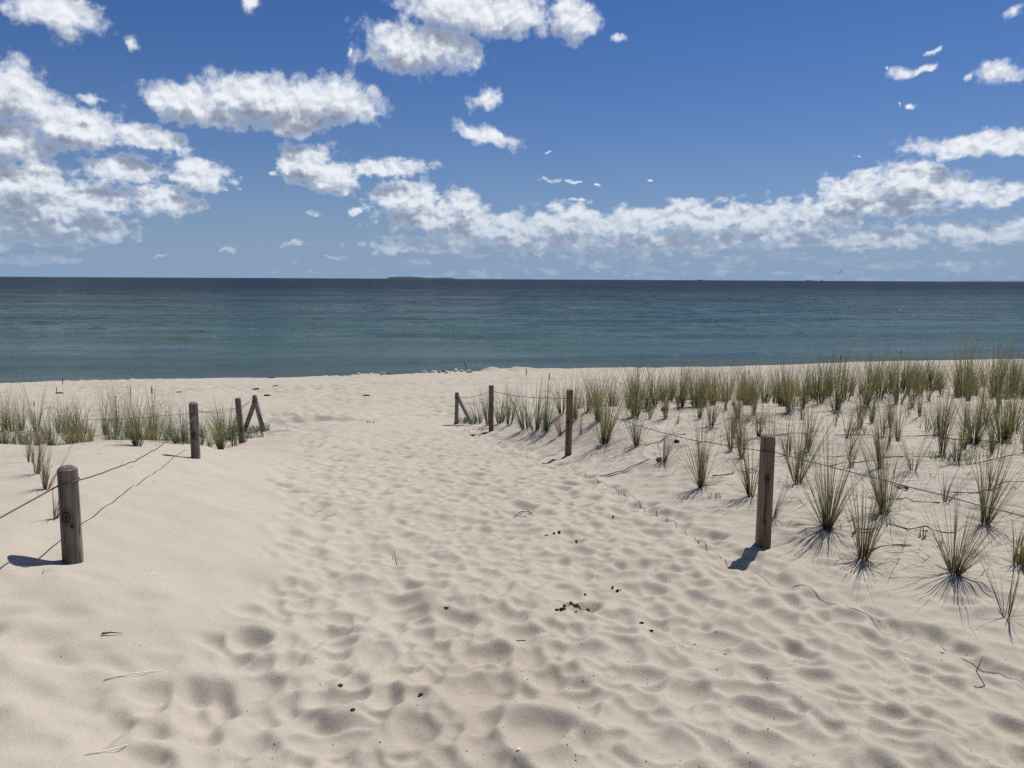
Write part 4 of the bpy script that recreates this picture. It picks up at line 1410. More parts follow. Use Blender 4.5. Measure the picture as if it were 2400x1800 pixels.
def plant_grass():
    r = random.Random(17)
    grp_r = 'olive green marram tufts in the row along the crest of the right dune'
    grp_l = 'green marram tufts along the crest of the left drift'
    for (x, y, h, kind, n, spread, lean, label) in TUFTS:
        h *= {'S': 1.14, 'G': 1.12}.get(kind, 1.0)
        if kind == 'D' and x < -2:
            h *= 1.35
        me = tuft_mesh(kind, h, int(n * (0.92 if kind == 'S' else 1.15)), spread, lean * 1.0, r)
        o = add_object('marram_grass_tuft' if kind != 'K' else 'cut_grass_stump', me, (x, y, gz(x, y)), None, 0.0)
        left = x < -2
        if label:
            tag(o, label, 'grass tuft' if kind != 'K' else 'stump', 'marram grass tufts on the left drift' if left else 'marram grass tufts on the right dune')
        else:
            tag(o, ('low' if h < 0.5 else 'tall') + (' green marram tuft in the front crest row, ' + spot_left(x, y) if left else ' olive marram tuft in the front crest row, ' + spot_right(x, y)),
                'grass tuft', grp_l if left else grp_r)
        spike = {(0): None}
        if label and 'seed spike' in label:
            seed_head(o, 0.0, 0.0, 0.1, -0.28, 0, 1.02, 0.19)
        if label and 'flower spike' in label:
            seed_head(o, 0.02, 0.0, 0.1, 0.03, 0, 0.72, 0.12)
        if label and 'thin upright spike' in label:
            seed_head(o, 0.01, 0.0, 0.1, 0.0, 0, 0.80, 0.12)
        if label and 'thin spike above' in label:
            seed_head(o, 0.0, 0.0, 0.1, 0.02, 0, 0.62, 0.08)
        if label and 'three tall crossing' in label:
            for q in (-0.12, 0.02, 0.14):
                seed_head(o, 0, 0, 0.05, q, 0, 0.7, 0.05)
        if label and 'middle green tuft of the widest' in label:
            seed_head(o, -0.05, 0, 0.05, 0.02, 0, 1.02, 0.15)
        if label and 'left end of the widest' in label:
            seed_head(o, 0, 0, 0.05, 0.0, 0, 0.80, 0.12)
        if label and 'tuft leaning right on the left drift' in label:
            seed_head(o, 0.05, 0, 0.05, 0.04, 0, 0.78, 0.16)
    # slender tufts scattered over the middle of the slope
    vs = [tuft_mesh('S', r.uniform(0.44, 0.64), 26 + 6 * i, 0.30, 0.0, r) for i in range(7)]
    taken = [(t[0], t[1]) for t in TUFTS]
    tries = 0
    while tries < 900 and len(taken) < len(TUFTS) + 50:
        tries += 1
        y = 7.2 + 5.0 * r.random()
        x = float(FENCE_R(y)) + 0.9 + r.random() * (0.70 * y - float(FENCE_R(y)) - 0.9)
        if min((x - a) ** 2 + (y - b) ** 2 for a, b in taken) < 0.27 ** 2 or (y < 9.5 and x < 0.28 * y) or r.random() < 0.3:
            continue
        taken.append((x, y))
        vi, sc = r.randrange(7), r.uniform(0.6, 1.15)
        o = add_object('marram_grass_tuft', vs[vi], (x, y, gz(x, y)), None, r.uniform(0, 6.28), sc)
        tag(o, ('small' if sc < 0.78 else 'medium' if sc < 0.97 else 'tall') + (' thin' if vi < 3 else ' full') + ' marram tuft on the %s slope, ' % ('lower' if y < 8.8 else 'middle' if y < 10.5 else 'upper') + spot_right(x, y).replace('above', 'over'), 'grass tuft', 'slender marram tufts on the middle of the right dune')
    # rows behind the crest
    va = [tuft_mesh('G', r.uniform(0.54, 0.72), 50 + 7 * i, r.uniform(0.3, 0.46), r.uniform(-0.08, 0.08), r) for i in range(6)]
    vb = [tuft_mesh('B', r.uniform(0.44, 0.56), 50 + 8 * i, 0.44, r.uniform(-0.06, 0.06), r) for i in range(5)]
    n = 0
    for row, yy in enumerate((11.6, 12.5, 13.5, 14.6)):
        x = 1.6 - row * 0.35
        while x < 9.8 + row * 0.8:
            x += r.uniform(0.12, 0.46) * (1 + 0.25 * row)
            y = yy + r.uniform(-0.4, 0.4) + max(0, 1.2 - 0.5 * (x - 1.0))
            if abs(x / y) > 0.74:
                continue
            z = gz(x, y)
            vi, sc = r.randrange(6), r.uniform(0.62, 1.15)
            o = add_object('marram_grass_tuft', va[vi], (x, y, z), None, r.uniform(0, 6.28), sc)
            tag(o, ('low', 'medium', 'tall')[int((sc - 0.62) * 5.6)] + (' loose' if vi < 3 else ' dense') + ' marram tuft in the %s crest row, ' % ('first', 'second', 'third', 'rearmost')[row] + spot_right(x, y), 'grass tuft', grp_r)
            if r.random() < 0.07:
                seed_head(o, 0, 0, 0.1, r.uniform(-0.08, 0.08), 0, r.uniform(0.50, 0.62), 0.08)
    for row, yy in enumerate((10.3, 11.2, 12.2, 13.2)):
        x = -9.6 - row
        while x < -4.15 - 0.22 * row:
            x += r.uniform(0.26, 0.52)
            y = yy + r.uniform(-0.3, 0.3)
            if x > float(FENCE_L(y)) - 0.15 or abs(x / y) > 0.78:
                continue
            gr, sc = r.random() < 0.65, r.uniform(0.62, 1.0)
            o = add_object('marram_grass_tuft', vb[r.randrange(5)] if gr else va[r.randrange(6)], (x, y, gz(x, y)), None, r.uniform(0, 6.28), sc)
            tag(o, ('low ' if sc < 0.8 else 'tall ') + ('green' if gr else 'olive') + ' marram tuft in the %s left crest row, ' % ('first', 'second', 'third', 'rearmost')[row] + spot_left(x, y), 'grass tuft', grp_l)
            if r.random() < 0.07:
                seed_head(o, 0, 0, 0.1, r.uniform(-0.08, 0.08), 0, r.uniform(0.62, 0.78), 0.11)


def dead_blades():
    """loose dead leaves strewn between the tufts"""
    r = random.Random(23)
    b = Blades()
    n = 0
    while n < 620:
        y = 4.2 + 8.5 * r.random()
        x = float(FENCE_R(y)) + 0.3 + r.random() * (0.70 * y - float(FENCE_R(y)))
        if x / y > 0.72 or r.random() < 0.25:
            continue
        z = gz(x, y)
        L = r.uniform(0.10, 0.42)
        az = r.uniform(0, 6.283)
        up = r.random() < 0.25
        b.blade((x, y, z + 0.004), az, r.uniform(0.9, 1.3) if up else r.uniform(1.38, 1.5), L, 0.0022, r.uniform(0.2, 0.7) if up else 0.12, r.random(), 5)
        n += 1
    for _ in range(60):
        y = 5.5 + 5.0 * r.random()
        x = float(FENCE_L(y)) - 0.2 - r.random() * 2.2
        b.blade((x, y, gz(x, y) + 0.004), r.uniform(0, 6.28), 1.4, r.uniform(0.1, 0.3), 0.002, 0.12, r.random(), 5)
    o = add_object('dead_grass_litter', b.mesh('dead_grass_litter', G_DRY2), (0, 0, 0))
    o['kind'] = 'stuff'
    tag(o, 'loose dead grass blades strewn over the sand between the tufts', 'grass litter')


G_DRY2 = grass_material('old_dead_marram', [(0.17, 0.13, 0.085), (0.24, 0.19, 0.13), (0.11, 0.085, 0.055), (0.20, 0.165, 0.11), (0.34, 0.30, 0.22)], [(0.22, 0.18, 0.12), (0.28, 0.23, 0.16), (0.16, 0.13, 0.09), (0.24, 0.2, 0.14), (0.38, 0.33, 0.25)], (0.12, 0.09, 0.06))
plant_grass()
dead_blades()

# ------------------------------------------------------------------ far things
def flat_material(name, col, rough=0.9):
    m, k = material(name)
    tc = k.new('ShaderNodeTexCoord')
    n = k.noise(tc.outputs['Object'], 3.0, 3, 0.6).outputs[0]
    c = k.mix(k.maprange(n, 0.3, 0.7, 0, 1), tuple(q * 0.8 for q in col), tuple(min(1, q * 1.2) for q in col))
    principled(k, Base_Color=c, Roughness=rough, Specular_IOR_Level=0.2)
    return m


def island(name, label, cat, az0, az1, dist, prof, mat, depth=250, z0=-2):
    """low land: closed body following a height profile"""
    bm = MB()
    n = len(prof)
    rows = []
    r = random.Random(len(name) + n)
    m = 5
    for i in range(n):
        a = R(az0 + (az1 - az0) * i / (n - 1))
        row = []
        for j in range(m):
            t = j / (m - 1)
            d = dist + depth * t
            hh = prof[i] * (0.15 + 0.85 * min(1, t * 6)) * (1.0 - 0.25 * t) if 0 < j < m - 1 else z0
            row.append(len(bm.v))
            bm.v.append(Vector((math.sin(a) * d, math.cos(a) * d, hh)))
        rows.append(row)
    for i in range(n - 1):
        for j in range(m - 1):
            bm.f.append((rows[i][j], rows[i + 1][j], rows[i + 1][j + 1], rows[i][j + 1]))
    o = bm.build(name, mat, None, True)
    tag(o, label, cat)
    return o


LAND = flat_material('distant_wooded_land', (0.035, 0.052, 0.066))
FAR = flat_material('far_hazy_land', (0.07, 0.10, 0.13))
prof = [4, 20, 22, 23, 24, 26, 25, 26, 26, 26, 27, 28, 28, 27, 26, 26, 24, 22, 19, 17, 16, 16, 15, 15, 16, 15, 14, 15, 17, 18, 17, 18, 16, 12, 9, 3]
hazy = island('island', 'low flat-topped wooded island on the horizon left of the middle', 'island', -9.2, -4.1, 7600, [q * 0.85 for q in prof], LAND)
island('coastline', 'thin dark strip of far coast on the horizon at the right edge', 'coast', 29.0, 44, 9500, [1, 6, 10, 11, 12, 12, 14, 13, 14, 13, 12, 13, 14, 15, 14, 13, 14, 12], FAR)


def build_ships():
    dark = flat_material('dark_hull', (0.05, 0.06, 0.07))
    sail = flat_material('grey_sail', (0.16, 0.19, 0.22))
    # sailing boat
    d = 5200.0
    a = R(21.74)
    t = thing('sailing_boat', 'tiny dark sailing boat on the horizon below the gull', 'boat', (math.sin(a) * d, math.cos(a) * d, 0))
    mb = MB()
    mb.tube([(-9, 0, 1.6), (-6, 0, 1.2), (0, 0, 1.0), (6, 0, 1.2), (9.5, 0, 2.2)], [0.3, 1.8, 2.2, 1.6, 0.2], 8)
    o = mb.build('hull', dark, None); o.parent = t
    mb = MB()
    mb.tube([(0, 0, 2), (0, 0, 17)], 0.25, 6)
    o = mb.build('mast', dark, None); o.parent = t
    mb = MB()
    mb.v = [Vector(q) for q in ((0.3, 0.1, 3), (0.3, 0.1, 16), (-6, 0.8, 3.2), (0.3, -0.1, 3), (0.3, -0.1, 16), (-6, 0.6, 3.2))]
    mb.f = [(0, 1, 2), (5, 4, 3), (0, 2, 5, 3), (1, 4, 5, 2), (0, 3, 4, 1)]
    o = mb.build('sail', sail, None, False); o.parent = t
    for (az, dd, L, H, lab) in ((20.9, 9000, 80, 7, 'pale flat ship on the horizon just left of the tiny sailing boat'), (13.55, 9500, 60, 8, 'pale faint ship on the horizon right of the middle, alone')):
        a = R(az)
        t = thing('cargo_ship', lab, 'ship', (math.sin(a) * dd, math.cos(a) * dd, 0), rz=-a)
        mb = MB()
        mb.tube([(-L / 2, 0, 0), (-L / 2 + 3, 0, 2), (L / 2 - 8, 0, 2), (L / 2, 0, 4)], [H * 0.5, H * 0.55, H * 0.55, 0.6], 8)
        o = mb.build('hull', sail, None); o.parent = t
        mb = MB()
        mb.tube([(-L / 2 + 9, 0, 3), (-L / 2 + 9, 0, H + 3)], 4.0, 8)
        o = mb.build('deckhouse', sail, None, False); o.parent = t


build_ships()


def gull(loc, span, bank, heading, label):
    mat = flat_material('gull_plumage', (0.10, 0.11, 0.13))
    t = thing('gull', label, 'bird', loc)
    t.rotation_euler = (0, bank, heading)
    s = span / 1.3
    mb = MB()
    mb.tube([(0, 0.24 * s, 0), (0, 0.20 * s, 0), (0, 0.12 * s, 0), (0, 0, 0), (0, -0.14 * s, 0), (0, -0.25 * s, 0.0), (0, -0.33 * s, 0.0)],
            [0.006 * s, 0.032 * s, 0.036 * s, 0.065 * s, 0.05 * s, 0.02 * s, 0.05 * s], 8, shape=lambda q: 1 if True else 1)
    o = mb.build('body', mat, None); o.parent = t
    for sg in (-1, 1):
        mb = MB()
        pr = [(0.04, 0.06, -0.09, 0.0), (0.2, 0.10, -0.07, 0.07), (0.36, 0.09, -0.06, 0.09), (0.5, 0.03, -0.08, 0.06), (0.65, -0.07, -0.11, 0.0)]
        for (px, ya, yb, pz) in pr:
            for dz in (0.008, -0.008):
                mb.v += [Vector((sg * px * s, ya * s, (pz + dz) * s)), Vector((sg * px * s, yb * s, (pz + dz) * s))]
        for i in range(4):
            b = i * 4
            mb.f += [(b, b + 1, b + 5, b + 4), (b + 2, b + 6, b + 7, b + 3), (b, b + 4, b + 6, b + 2), (b + 1, b + 3, b + 7, b + 5)]
        o = mb.build('wing', mat, None); o.parent = t


def at_azel(az, el, d):
    return (math.sin(R(az)) * math.cos(R(el)) * d, math.cos(R(az)) * math.cos(R(el)) * d, CAM_Z + math.sin(R(el)) * d)


gull(at_azel(22.84, 0.57, 190), 1.45, R(-38), R(15), 'dark gull gliding low over the horizon, wings tilted, above the tiny boat')
gull(at_azel(-17.85, 17.27, 420), 1.4, R(30), R(-30), 'speck of a bird high against the small cloud at the top of the sky')

# ------------------------------------------------------------------ litter on the sand
BARK = flat_material('dark_bark', (0.035, 0.026, 0.022))
STRAW = flat_material('pale_straw', (0.72, 0.66, 0.52))
TWIG = flat_material('grey_twig', (0.12, 0.09, 0.07))
DRIFT = flat_material('bleached_driftwood', (0.62, 0.60, 0.55))
SANDY = flat_material('sand_coloured_stone', (0.40, 0.36, 0.30))
SHELL = flat_material('white_shell', (0.72, 0.70, 0.66), 0.5)
CLOD = flat_material('brown_clod', (0.13, 0.085, 0.062))
STONE = flat_material('dark_stone', (0.06, 0.05, 0.048), 0.6)
HERB = flat_material('fresh_green_herb', (0.10, 0.135, 0.035))
HERB2 = flat_material('dull_green_herb', (0.06, 0.09, 0.045))


def lump(name, mat, label, cat, x, y, sx, sy, sz, sd, rz=0.0, group=None, lift=0.25):
    """small irregular chip or stone"""
    r = random.Random(sd)
    mb = MB()
    n, m = 7, 4
    for j in range(m + 1):
        ph = math.pi * j / m
        for i in range(n):
            q = 2 * math.pi * i / n
            f = 1 + r.uniform(-0.28, 0.28)
            mb.v.append(Vector((math.cos(q) * math.sin(ph) * sx * f, math.sin(q) * math.sin(ph) * sy * f, math.cos(ph) * sz * (1 + r.uniform(-.2, .2)))))
    for j in range(m):
        for i in range(n):
            a, b = j * n + i, j * n + (i + 1) % n
            mb.f.append((a, a + n, b + n, b))
    o = mb.build(name, mat, None, False)
    o.location = (x, y, gz(x, y) + sz * lift)
    o.rotation_euler = (r.uniform(-.2, .2), r.uniform(-.2, .2), rz)
    if label:
        tag(o, label, cat, group)
    return o


def stick(name, mat, label, cat, pts, rad, group=None, drape=True, parent=None):
    """thin stalk; pts are (x, y, height above the sand)"""
    w = [Vector((x, y, (gz(x, y) if drape else 0) + h)) for (x, y, h) in pts]
    mb = MB()
    mb.tube(w, rad, 6)
    o = mb.build(name, mat, parent)
    if parent is None:
        tag(o, label, cat, group)
    return o


def litter():
    g = 'dark scraps of bark on the path'
    stick('twig', TWIG, 'small forked twig lying in the middle of the path', 'twig', [(0.02, 5.80, 0.01), (0.07, 5.90, 0.02), (0.14, 5.96, 0.018), (0.20, 6.08, 0.02)], [0.002, 0.004, 0.004, 0.002])
    tw = bpy.data.objects['twig']
    mb = MB()
    for a in (((0.02, 5.80), (0.09, 5.82), (0.15, 5.92), (0.17, 6.0)), ((0.14, 5.96), (0.19, 5.93), (0.22, 5.90)), ((0.07, 5.90), (0.10, 5.99), (0.15, 6.03))):
        mb.tube([Vector((x, y, gz(x, y) + 0.015)) for x, y in a], 0.0022, 5)
    mb.build('side_shoot', TWIG, tw)
    for i, (x, y, sx, sy, sz, rz, lab) in enumerate((
            (0.156, 6.15, 0.028, 0.010, 0.008, -0.6, 'dark curled bark scrap just above the forked twig'),
            (0.13, 6.19, 0.015, 0.008, 0.010, 0.6, 'small bark scrap touching the curled one above the forked twig'),
            (0.34, 5.29, 0.016, 0.012, 0.022, 0.3, 'upright bark piece on the rim of the long shaded hollow'),
            (0.30, 5.22, 0.018, 0.010, 0.014, 0.8, 'middle one of three bark pieces at the long shaded hollow'),
            (0.245, 5.21, 0.024, 0.009, 0.009, 0.6, 'flat bark piece, left of three at the long shaded hollow'),
            (0.455, 5.17, 0.016, 0.010, 0.008, -0.4, 'smooth dark chip right of the long shaded hollow'),
            (0.80, 5.84, 0.022, 0.014, 0.009, 0.7, 'forked black scrap alone between the path and the wire shadow'),
            (-0.343, 3.87, 0.020, 0.006, 0.006, 0.0, 'short brown stick end left of the torn brown patch'),
            (1.00, 3.38, 0.020, 0.006, 0.005, -0.1, 'dark brown chip in a footprint below the nearest right post'),
            (0.462, 4.02, 0.016, 0.008, 0.006, -0.3, 'curved dark scrap above the torn brown patch'),
            (0.243, 3.84, 0.018, 0.012, 0.010, 0.4, 'dark crumbly scrap left of the torn brown patch'),
            (0.26, 3.80, 0.010, 0.006, 0.008, 0.4, 'tiny dark scrap beside the crumbly one left of the brown patch'),
            (0.655, 3.66, 0.019, 0.009, 0.009, 0.2, 'black seed shaped piece with a thin tail below the torn brown patch'),
            (0.69, 3.58, 0.016, 0.007, 0.006, -0.2, 'black sliver under the seed shaped piece'),
            (0.60, 4.13, 0.016, 0.012, 0.012, 0.3, 'largest dark crumb of the cluster above the torn patch'),
            (0.575, 4.16, 0.013, 0.009, 0.014, 1.0, 'upper dark crumb of the cluster above the torn patch'),
            (0.62, 4.15, 0.006, 0.006, 0.012, 1.4, 'narrow dark crumb at the right of the cluster above the torn patch'),
            (0.41, 4.06, 0.010, 0.007, 0.010, 0, 'three-cornered dark scrap above the torn patch'))):
        lump('bark_scrap', BARK, lab, 'bark', x, y, sx * 0.75, sy * 0.75, sz * 0.7, 40 + i, rz, g, 0.5)
    for i, (x, y, s, lab) in enumerate(((-0.714, 3.03, 0.014, 'small dark oblong pebble at the edge of a deep footprint'), (-0.362, 2.93, 0.0135, 'round dark pebble left of the brown damp sand'),
                                       (-0.612, 2.795, 0.011, 'reddish brown bit in front of the small dark pebble'))):
        lump('pebble', STONE, lab, 'pebble', x, y, s * 0.95, s * 0.55, s * 0.42, 80 + i, 0.3, 'dark pebbles in the near sand', 0.6)
    # torn patch of brown clods
    for i in range(11):
        r = random.Random(200 + i)
        x, y = 0.36 + r.uniform(-0.09, 0.09), 3.87 + r.uniform(-0.045, 0.05)
        lump('clod', CLOD if i % 3 else BARK, 'brown crumb of the torn patch in the middle of the path', 'clod', x, y, r.uniform(0.009, 0.022), r.uniform(0.006, 0.012), r.uniform(0.005, 0.010), 300 + i, r.uniform(0, 3), 'brown clods in the torn patch', 0.3)
    # straws
    s = 'pale straws on the near left sand'
    stick('straw', STRAW, 'pale dry straw lying on the left sand, above the other one', 'straw', [(-1.60, 2.84, 0.004), (-1.53, 2.90, 0.012), (-1.44, 2.99, 0.006)], [0.002, 0.0028, 0.0015], s)
    stick('straw', STRAW, 'pale dry straw near the bottom left corner of the sand', 'straw', [(-1.41, 2.36, 0.004), (-1.37, 2.42, 0.008), (-1.30, 2.54, 0.004)], [0.0015, 0.0024, 0.0015], s)
    stick('twig', TWIG, 'short dark tipped straw on smooth sand left of the path', 'twig', [(-1.78, 3.17, 0.008), (-1.745, 3.18, 0.012), (-1.70, 3.19, 0.006)], [0.005, 0.003, 0.001])
    stick('twig', TWIG, 'thin bent dark stalk on the path left of the middle', 'twig', [(-0.76, 4.80, 0.02), (-0.735, 4.70, 0.008), (-0.715, 4.62, 0.004)], [0.0015, 0.0028, 0.0018])
    stick('twig', TWIG, 'thin jointed stalk standing in the sand in the lower right', 'twig', [(2.03, 3.09, 0.0), (1.995, 3.10, 0.052), (2.03, 3.12, 0.115)], [0.0022, 0.0024, 0.0016])
    stick('twig', TWIG, 'short dark splinter near the wire shadow, below the smooth chip', 'twig', [(0.03, 3.52, 0.006), (0.07, 3.47, 0.006)], 0.0028)
    # driftwood stick in the dune
    t = stick('driftwood', DRIFT, 'white bleached driftwood stick with a black broken end under the wire', 'driftwood', [(3.27, 6.45, 0.03), (3.25, 6.33, 0.02), (3.23, 6.22, 0.02), (3.22, 6.12, 0.02)], [0.004, 0.007, 0.014, 0.014])
    mb = MB()
    mb.tube([Vector((3.22, 6.12, gz(3.22, 6.12) + 0.02)), Vector((3.217, 6.08, gz(3.217, 6.08) + 0.018))], [0.0135, 0.011], 7)
    mb.build('broken_end', BARK, t)
    lump('driftwood', DRIFT, 'small grey driftwood end by the brown footed tuft at the right edge', 'driftwood', 2.83, 4.55, 0.035, 0.010, 0.010, 61, 0.1, None, 0.6)
    # dry rhizomes on the planted dune
    g = 'dry brown runners lying on the planted dune'
    runners = (
        ('long dry runner between the compact column tuft and the cut stump', [(2.25, 4.95), (2.45, 4.98), (2.65, 5.02), (2.85, 5.10), (3.05, 5.12)]),
        ('curved dry runner left of the twisted tuft', [(2.75, 5.75), (2.95, 5.82), (3.12, 5.80), (3.28, 5.72)]),
        ('straight thin runner left of the nearest right post, at wire height', [(2.05, 8.6), (2.5, 8.62), (3.0, 8.66), (3.4, 8.7)]),
        ('dry runner behind the wire left of the nearest right post', [(1.85, 6.9), (2.1, 6.98), (2.3, 7.02)]),
        ('long runner crossing the sand patch below the column shaped tuft', [(3.6, 8.4), (4.2, 8.35), (4.9, 8.4), (5.5, 8.3)]),
        ('forked runner above the driftwood stick', [(3.1, 7.3), (3.4, 7.45), (3.7, 7.42), (4.1, 7.35)]),
        ('dry runner at the foot of the herbs', [(3.9, 6.9), (4.3, 6.8), (4.6, 6.9), (4.9, 7.0)]),
        ('curving runner near the right edge behind the large open tuft', [(3.5, 5.9), (3.8, 6.0), (4.1, 6.15), (4.4, 6.2)]),
        ('runner low on the slope below the stump', [(2.2, 4.62), (2.4, 4.70), (2.55, 4.72)]),
        ('runner beside the sparse tufts of the left part of the slope', [(0.95, 8.0), (1.2, 8.05), (1.5, 8.12)]),
        ('runner across the shelly slope', [(1.6, 9.0), (1.9, 9.2), (2.2, 9.35)]),
        ('thick runner left of the compact column tuft', [(2.9, 7.6), (3.2, 7.7), (3.5, 7.62)]))
    for i, (lab, pts) in enumerate(runners):
        r = random.Random(i)
        pp = []
        for (x0, y0), (x1, y1) in zip(pts[:-1], pts[1:]):
            for q in (0, 0.33, 0.66):
                pp.append((x0 + (x1 - x0) * q + r.gauss(0, 0.012), y0 + (y1 - y0) * q + r.gauss(0, 0.02), r.uniform(0.002, 0.03)))
        pp.append(pts[-1] + (0.005,))
        stick('dry_runner', TWIG, lab, 'plant runner', pp, [r.uniform(0.002, 0.0065) for _ in pp], g)
    # dark bits on the beach
    g = 'dark bits of weed on the beach'
    for i, (x, y, lab) in enumerate(((-8.64, 25.7, 'long dark weed scrap on the beach left of the path mouth'), (-8.38, 26.9, 'forked weed scrap farthest out on the beach left of the middle'),
                                    (-7.69, 23.9, 'oval dark weed scrap nearest the left end post on the beach'), (-4.52, 23.6, 'dark weed scrap alone in the middle of the beach'),
                                    (-10.9, 24.9, 'small weed scrap behind the second left post on the beach'), (-14.4, 24.2, 'weed scrap on the beach above the left grass'),
                                    (-19.0, 27.4, 'weed scrap at the left edge of the beach'), (-9.6, 30.4, 'weed scrap close to the water on the left'))):
        lump('weed_scrap', BARK, lab, 'seaweed', x, y, 0.13, 0.05, 0.03, 90 + i, 0.2 * (i % 3), g, 0.5)
    # rubble of the wrack line by the water
    g = 'pale stones heaped at the water edge'
    r = random.Random(77)
    for i in range(26):
        c = (-5.9, 31.55) if i < 6 else ((-3.2, 32.35) if i < 18 else (-1.9, 32.6))
        x, y = c[0] + r.gauss(0, 0.32), c[1] + r.gauss(0, 0.12)
        lump('wrack_stone', (DRIFT, DRIFT, CLOD, SANDY)[i % 4], ('pale', 'whitish', 'brown', 'sand coloured')[i % 4] + ' stone in the %s heap at the water edge' % ('small left' if i < 6 else 'long middle' if i < 18 else 'right'), 'stone', x, y, r.uniform(0.06, 0.14), r.uniform(0.05, 0.09), r.uniform(0.04, 0.08), 500 + i, r.uniform(0, 3), g, 0.5)
    # bits near the crest
    for i, (x, y, lab) in enumerate(((2.33, 11.7, 'round dark lump at the dune crest left of the small scrubby tuft'), (3.5, 12.0, 'curled dark lump at the dune crest between two tufts'), (1.55, 7.9, 'dark lump on the slope below the sparse tufts'), (1.9, 8.7, 'small dark lump on the shelly slope'))):
        lump('clod', BARK, lab, 'clod', x, y, 0.035, 0.03, 0.028, 700 + i, 0, 'dark lumps on the right dune', 0.7)
    # shells
    g = 'white shell pieces in the near right sand'
    lump('shell', SHELL, 'largest white shell piece, left one beside the wire shadow in the lower right', 'shell', 1.827, 3.341, 0.011, 0.008, 0.005, 801, 0, g, 0.7)
    lump('shell', SHELL, 'white shell piece in a small hollow, right of the largest one', 'shell', 1.992, 3.353, 0.011, 0.006, 0.005, 802, 0.3, g, 0.7)
    lump('shell', SHELL, 'small white shell near the bottom edge left of the middle', 'shell', 0.03, 2.52, 0.008, 0.007, 0.004, 803, 0.3, g, 0.7)

    # loose grains too many to count: shell grit and dark grit, as tiny flat chips
    def grit(name, mat, label, pts, smin, smax, sd):
        r = np.random.default_rng(sd)
        pts = np.array(pts)
        n = len(pts)
        Z = ground_z(pts[:, 0], pts[:, 1])
        s = r.uniform(smin, smax, n)
        q = r.uniform(0, 6.28, n)
        V, F = [], []
        tet = np.array([(1, 0, 0), (-0.5, 0.75, 0), (-0.5, -0.75, 0), (0, 0, 0.7)])
        ca, sa = np.cos(q), np.sin(q)
        vx = tet[None, :, 0] * (s * r.uniform(0.8, 2.0, n))[:, None]
        vy = tet[None, :, 1] * s[:, None]
        X = pts[:, :1] + vx * ca[:, None] - vy * sa[:, None]
        Y = pts[:, 1:2] + vx * sa[:, None] + vy * ca[:, None]
        ZZ = Z[:, None] + tet[None, :, 2] * s[:, None] + 0.0006
        co = np.stack([X, Y, ZZ], -1).reshape(-1, 3)
        b = (np.arange(n) * 4)[:, None]
        f = np.concatenate([b + np.array([[0, 1, 3]]), b + np.array([[1, 2, 3]]), b + np.array([[2, 0, 3]])], 0)
        me = bpy.data.meshes.new(name)
        me.from_pydata(co.tolist(), [], f.tolist())
        me.materials.append(mat)
        o = bpy.data.objects.new(name, me)
        COL.objects.link(o)
        o['kind'] = 'stuff'
        o['label'] = label
        o['category'] = 'grit'

    r = random.Random(31)

    def scatter(n, f):
        out = []
        while len(out) < n:
            y = 1.9 + 11 * r.random() ** 1.7
            x = r.uniform(-0.70, 0.72) * (y + 0.4)
            if r.random() < f(x, y):
                out.append((x, y))
        return out

    def dens(x, y):
        d = 0.06
        fr, fl = float(FENCE_R(y)), float(FENCE_L(y))
        if fl + 0.9 < x < fr:
            d = 0.45 if x > -0.6 else 0.2
        if x > fr - 0.6:
            d = 0.9
        return d
    grit('shell_grit', SHELL, 'white crumbs of shell scattered over the sand', scatter(1500, dens), 0.0012, 0.0034, 1)
    grit('dark_grit', BARK, 'dark crumbs of bark and peat scattered over the sand', scatter(1500, lambda x, y: dens(x, y) * (1.6 if abs(x - 0.45) < 0.5 and 3 < y < 5 else 0.7)), 0.0012, 0.0042, 2)
    pts = [(1.2 + r.random() * 2.0, 8.2 + r.random() * 3.3) for _ in range(900)] + [(3.3 + r.gauss(0, .35), 5.9 + r.gauss(0, .2)) for _ in range(160)]
    grit('shell_bed', SHELL, 'bleached shell crumbs on the slope under the crest grass', pts, 0.004, 0.009, 3)
    pts = [(1.0 + r.random() * 2.2, 8.0 + r.random() * 3.5) for _ in range(500)]
    grit('twig_crumbs', BARK, 'dark crumbs between the shells on the grass slope', pts, 0.004, 0.011, 4)


litter()


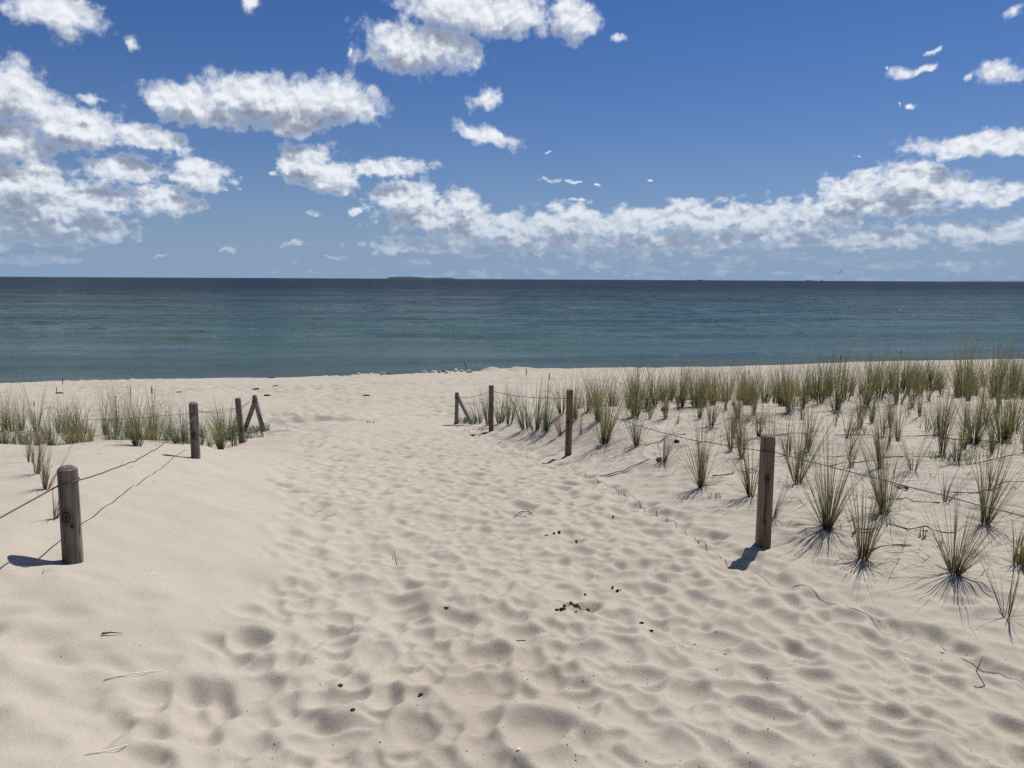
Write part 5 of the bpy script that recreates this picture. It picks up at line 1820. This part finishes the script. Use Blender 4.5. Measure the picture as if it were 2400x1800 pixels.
def herb(x, y, rad, n, hgt, mat, label, sd, leaf=0.012, group=None):
    """low plant: short stems set with small pointed leaves"""
    r = random.Random(sd)
    t = thing('dune_herb', label, 'plant', (x, y, gz(x, y)), group)
    st, lf = MB(), MB()
    for i in range(n):
        a = r.uniform(0, 6.283)
        q = rad * math.sqrt(r.random())
        px, py = q * math.cos(a), q * math.sin(a) * 0.8
        z0 = gz(x + px, y + py) - gz(x, y)
        h = hgt * r.uniform(0.5, 1.1)
        tx, ty = r.gauss(0, 0.25) * h, r.gauss(0, 0.25) * h
        st.tube([(px, py, z0 - 0.01), (px + tx * .5, py + ty * .5, z0 + h * .5), (px + tx, py + ty, z0 + h)], [0.0016, 0.0014, 0.0008], 4, False)
        for j in range(9):
            u = (j + 1) / 9
            b = Vector((px + tx * u, py + ty * u, z0 + h * u))
            az = r.uniform(0, 6.283)
            d = Vector((math.cos(az), math.sin(az), r.uniform(0.2, 0.9))).normalized() * leaf * r.uniform(0.7, 1.3)
            sd_ = Vector((-math.sin(az), math.cos(az), 0)) * leaf * 0.22
            k0 = len(lf.v)
            lf.v += [b, b + d * 0.5 + sd_, b + d, b + d * 0.5 - sd_]
            lf.f.append((k0, k0 + 1, k0 + 2, k0 + 3))
    for nm, m_, mt in (('stem', st, mat), ('foliage', lf, mat)):
        o = m_.build(nm, mt, None)
        o.parent = t
        o['kind'] = 'stuff'


herb(4.19, 7.25, 0.22, 60, 0.075, HERB, 'bright green creeping herb left of the loose tall tuft', 1)
herb(4.35, 7.12, 0.28, 80, 0.09, HERB, 'yellow green creeping herb right of the loose tall tuft, near the dune edge', 2)
herb(5.35, 8.1, 0.40, 70, 0.07, HERB2, 'dull green creeping herb by the right edge of the dune', 3)
herb(3.95, 8.6, 0.16, 34, 0.05, HERB, 'small green herb below the vase shaped tuft', 4)
herb(-0.98, 16.6, 0.30, 90, 0.12, HERB2, 'dark green creeping herb at the foot of the right end post brace', 5, 0.03)
herb(-5.2, 15.2, 0.32, 90, 0.16, HERB2, 'dark leafy plants at the foot of the left end post brace', 6, 0.035)
herb(-4.9, 13.9, 0.35, 70, 0.14, HERB2, 'leafy plants between the third and last left fence posts', 7, 0.03)
herb(1.676, 6.13, 0.05, 9, 0.06, HERB, 'tiny green seedling on the sand left of the nearest right post', 8)
herb(2.75, 4.75, 0.015, 4, 0.05, HERB2, 'tiny seedling below the wide fan tuft near the right corner', 9)
herb(2.14, 4.98, 0.015, 4, 0.045, HERB2, 'single seedling between the stiff tufts right of the nearest right post', 10)
herb(-3.05, 16.4, 0.10, 12, 0.07, HERB2, 'small green seedling clump in the mouth of the path', 11, 0.02)
herb(-0.55, 13.9, 0.10, 14, 0.05, HERB2, 'low green sprigs in front of the flat-topped right post', 12, 0.02)
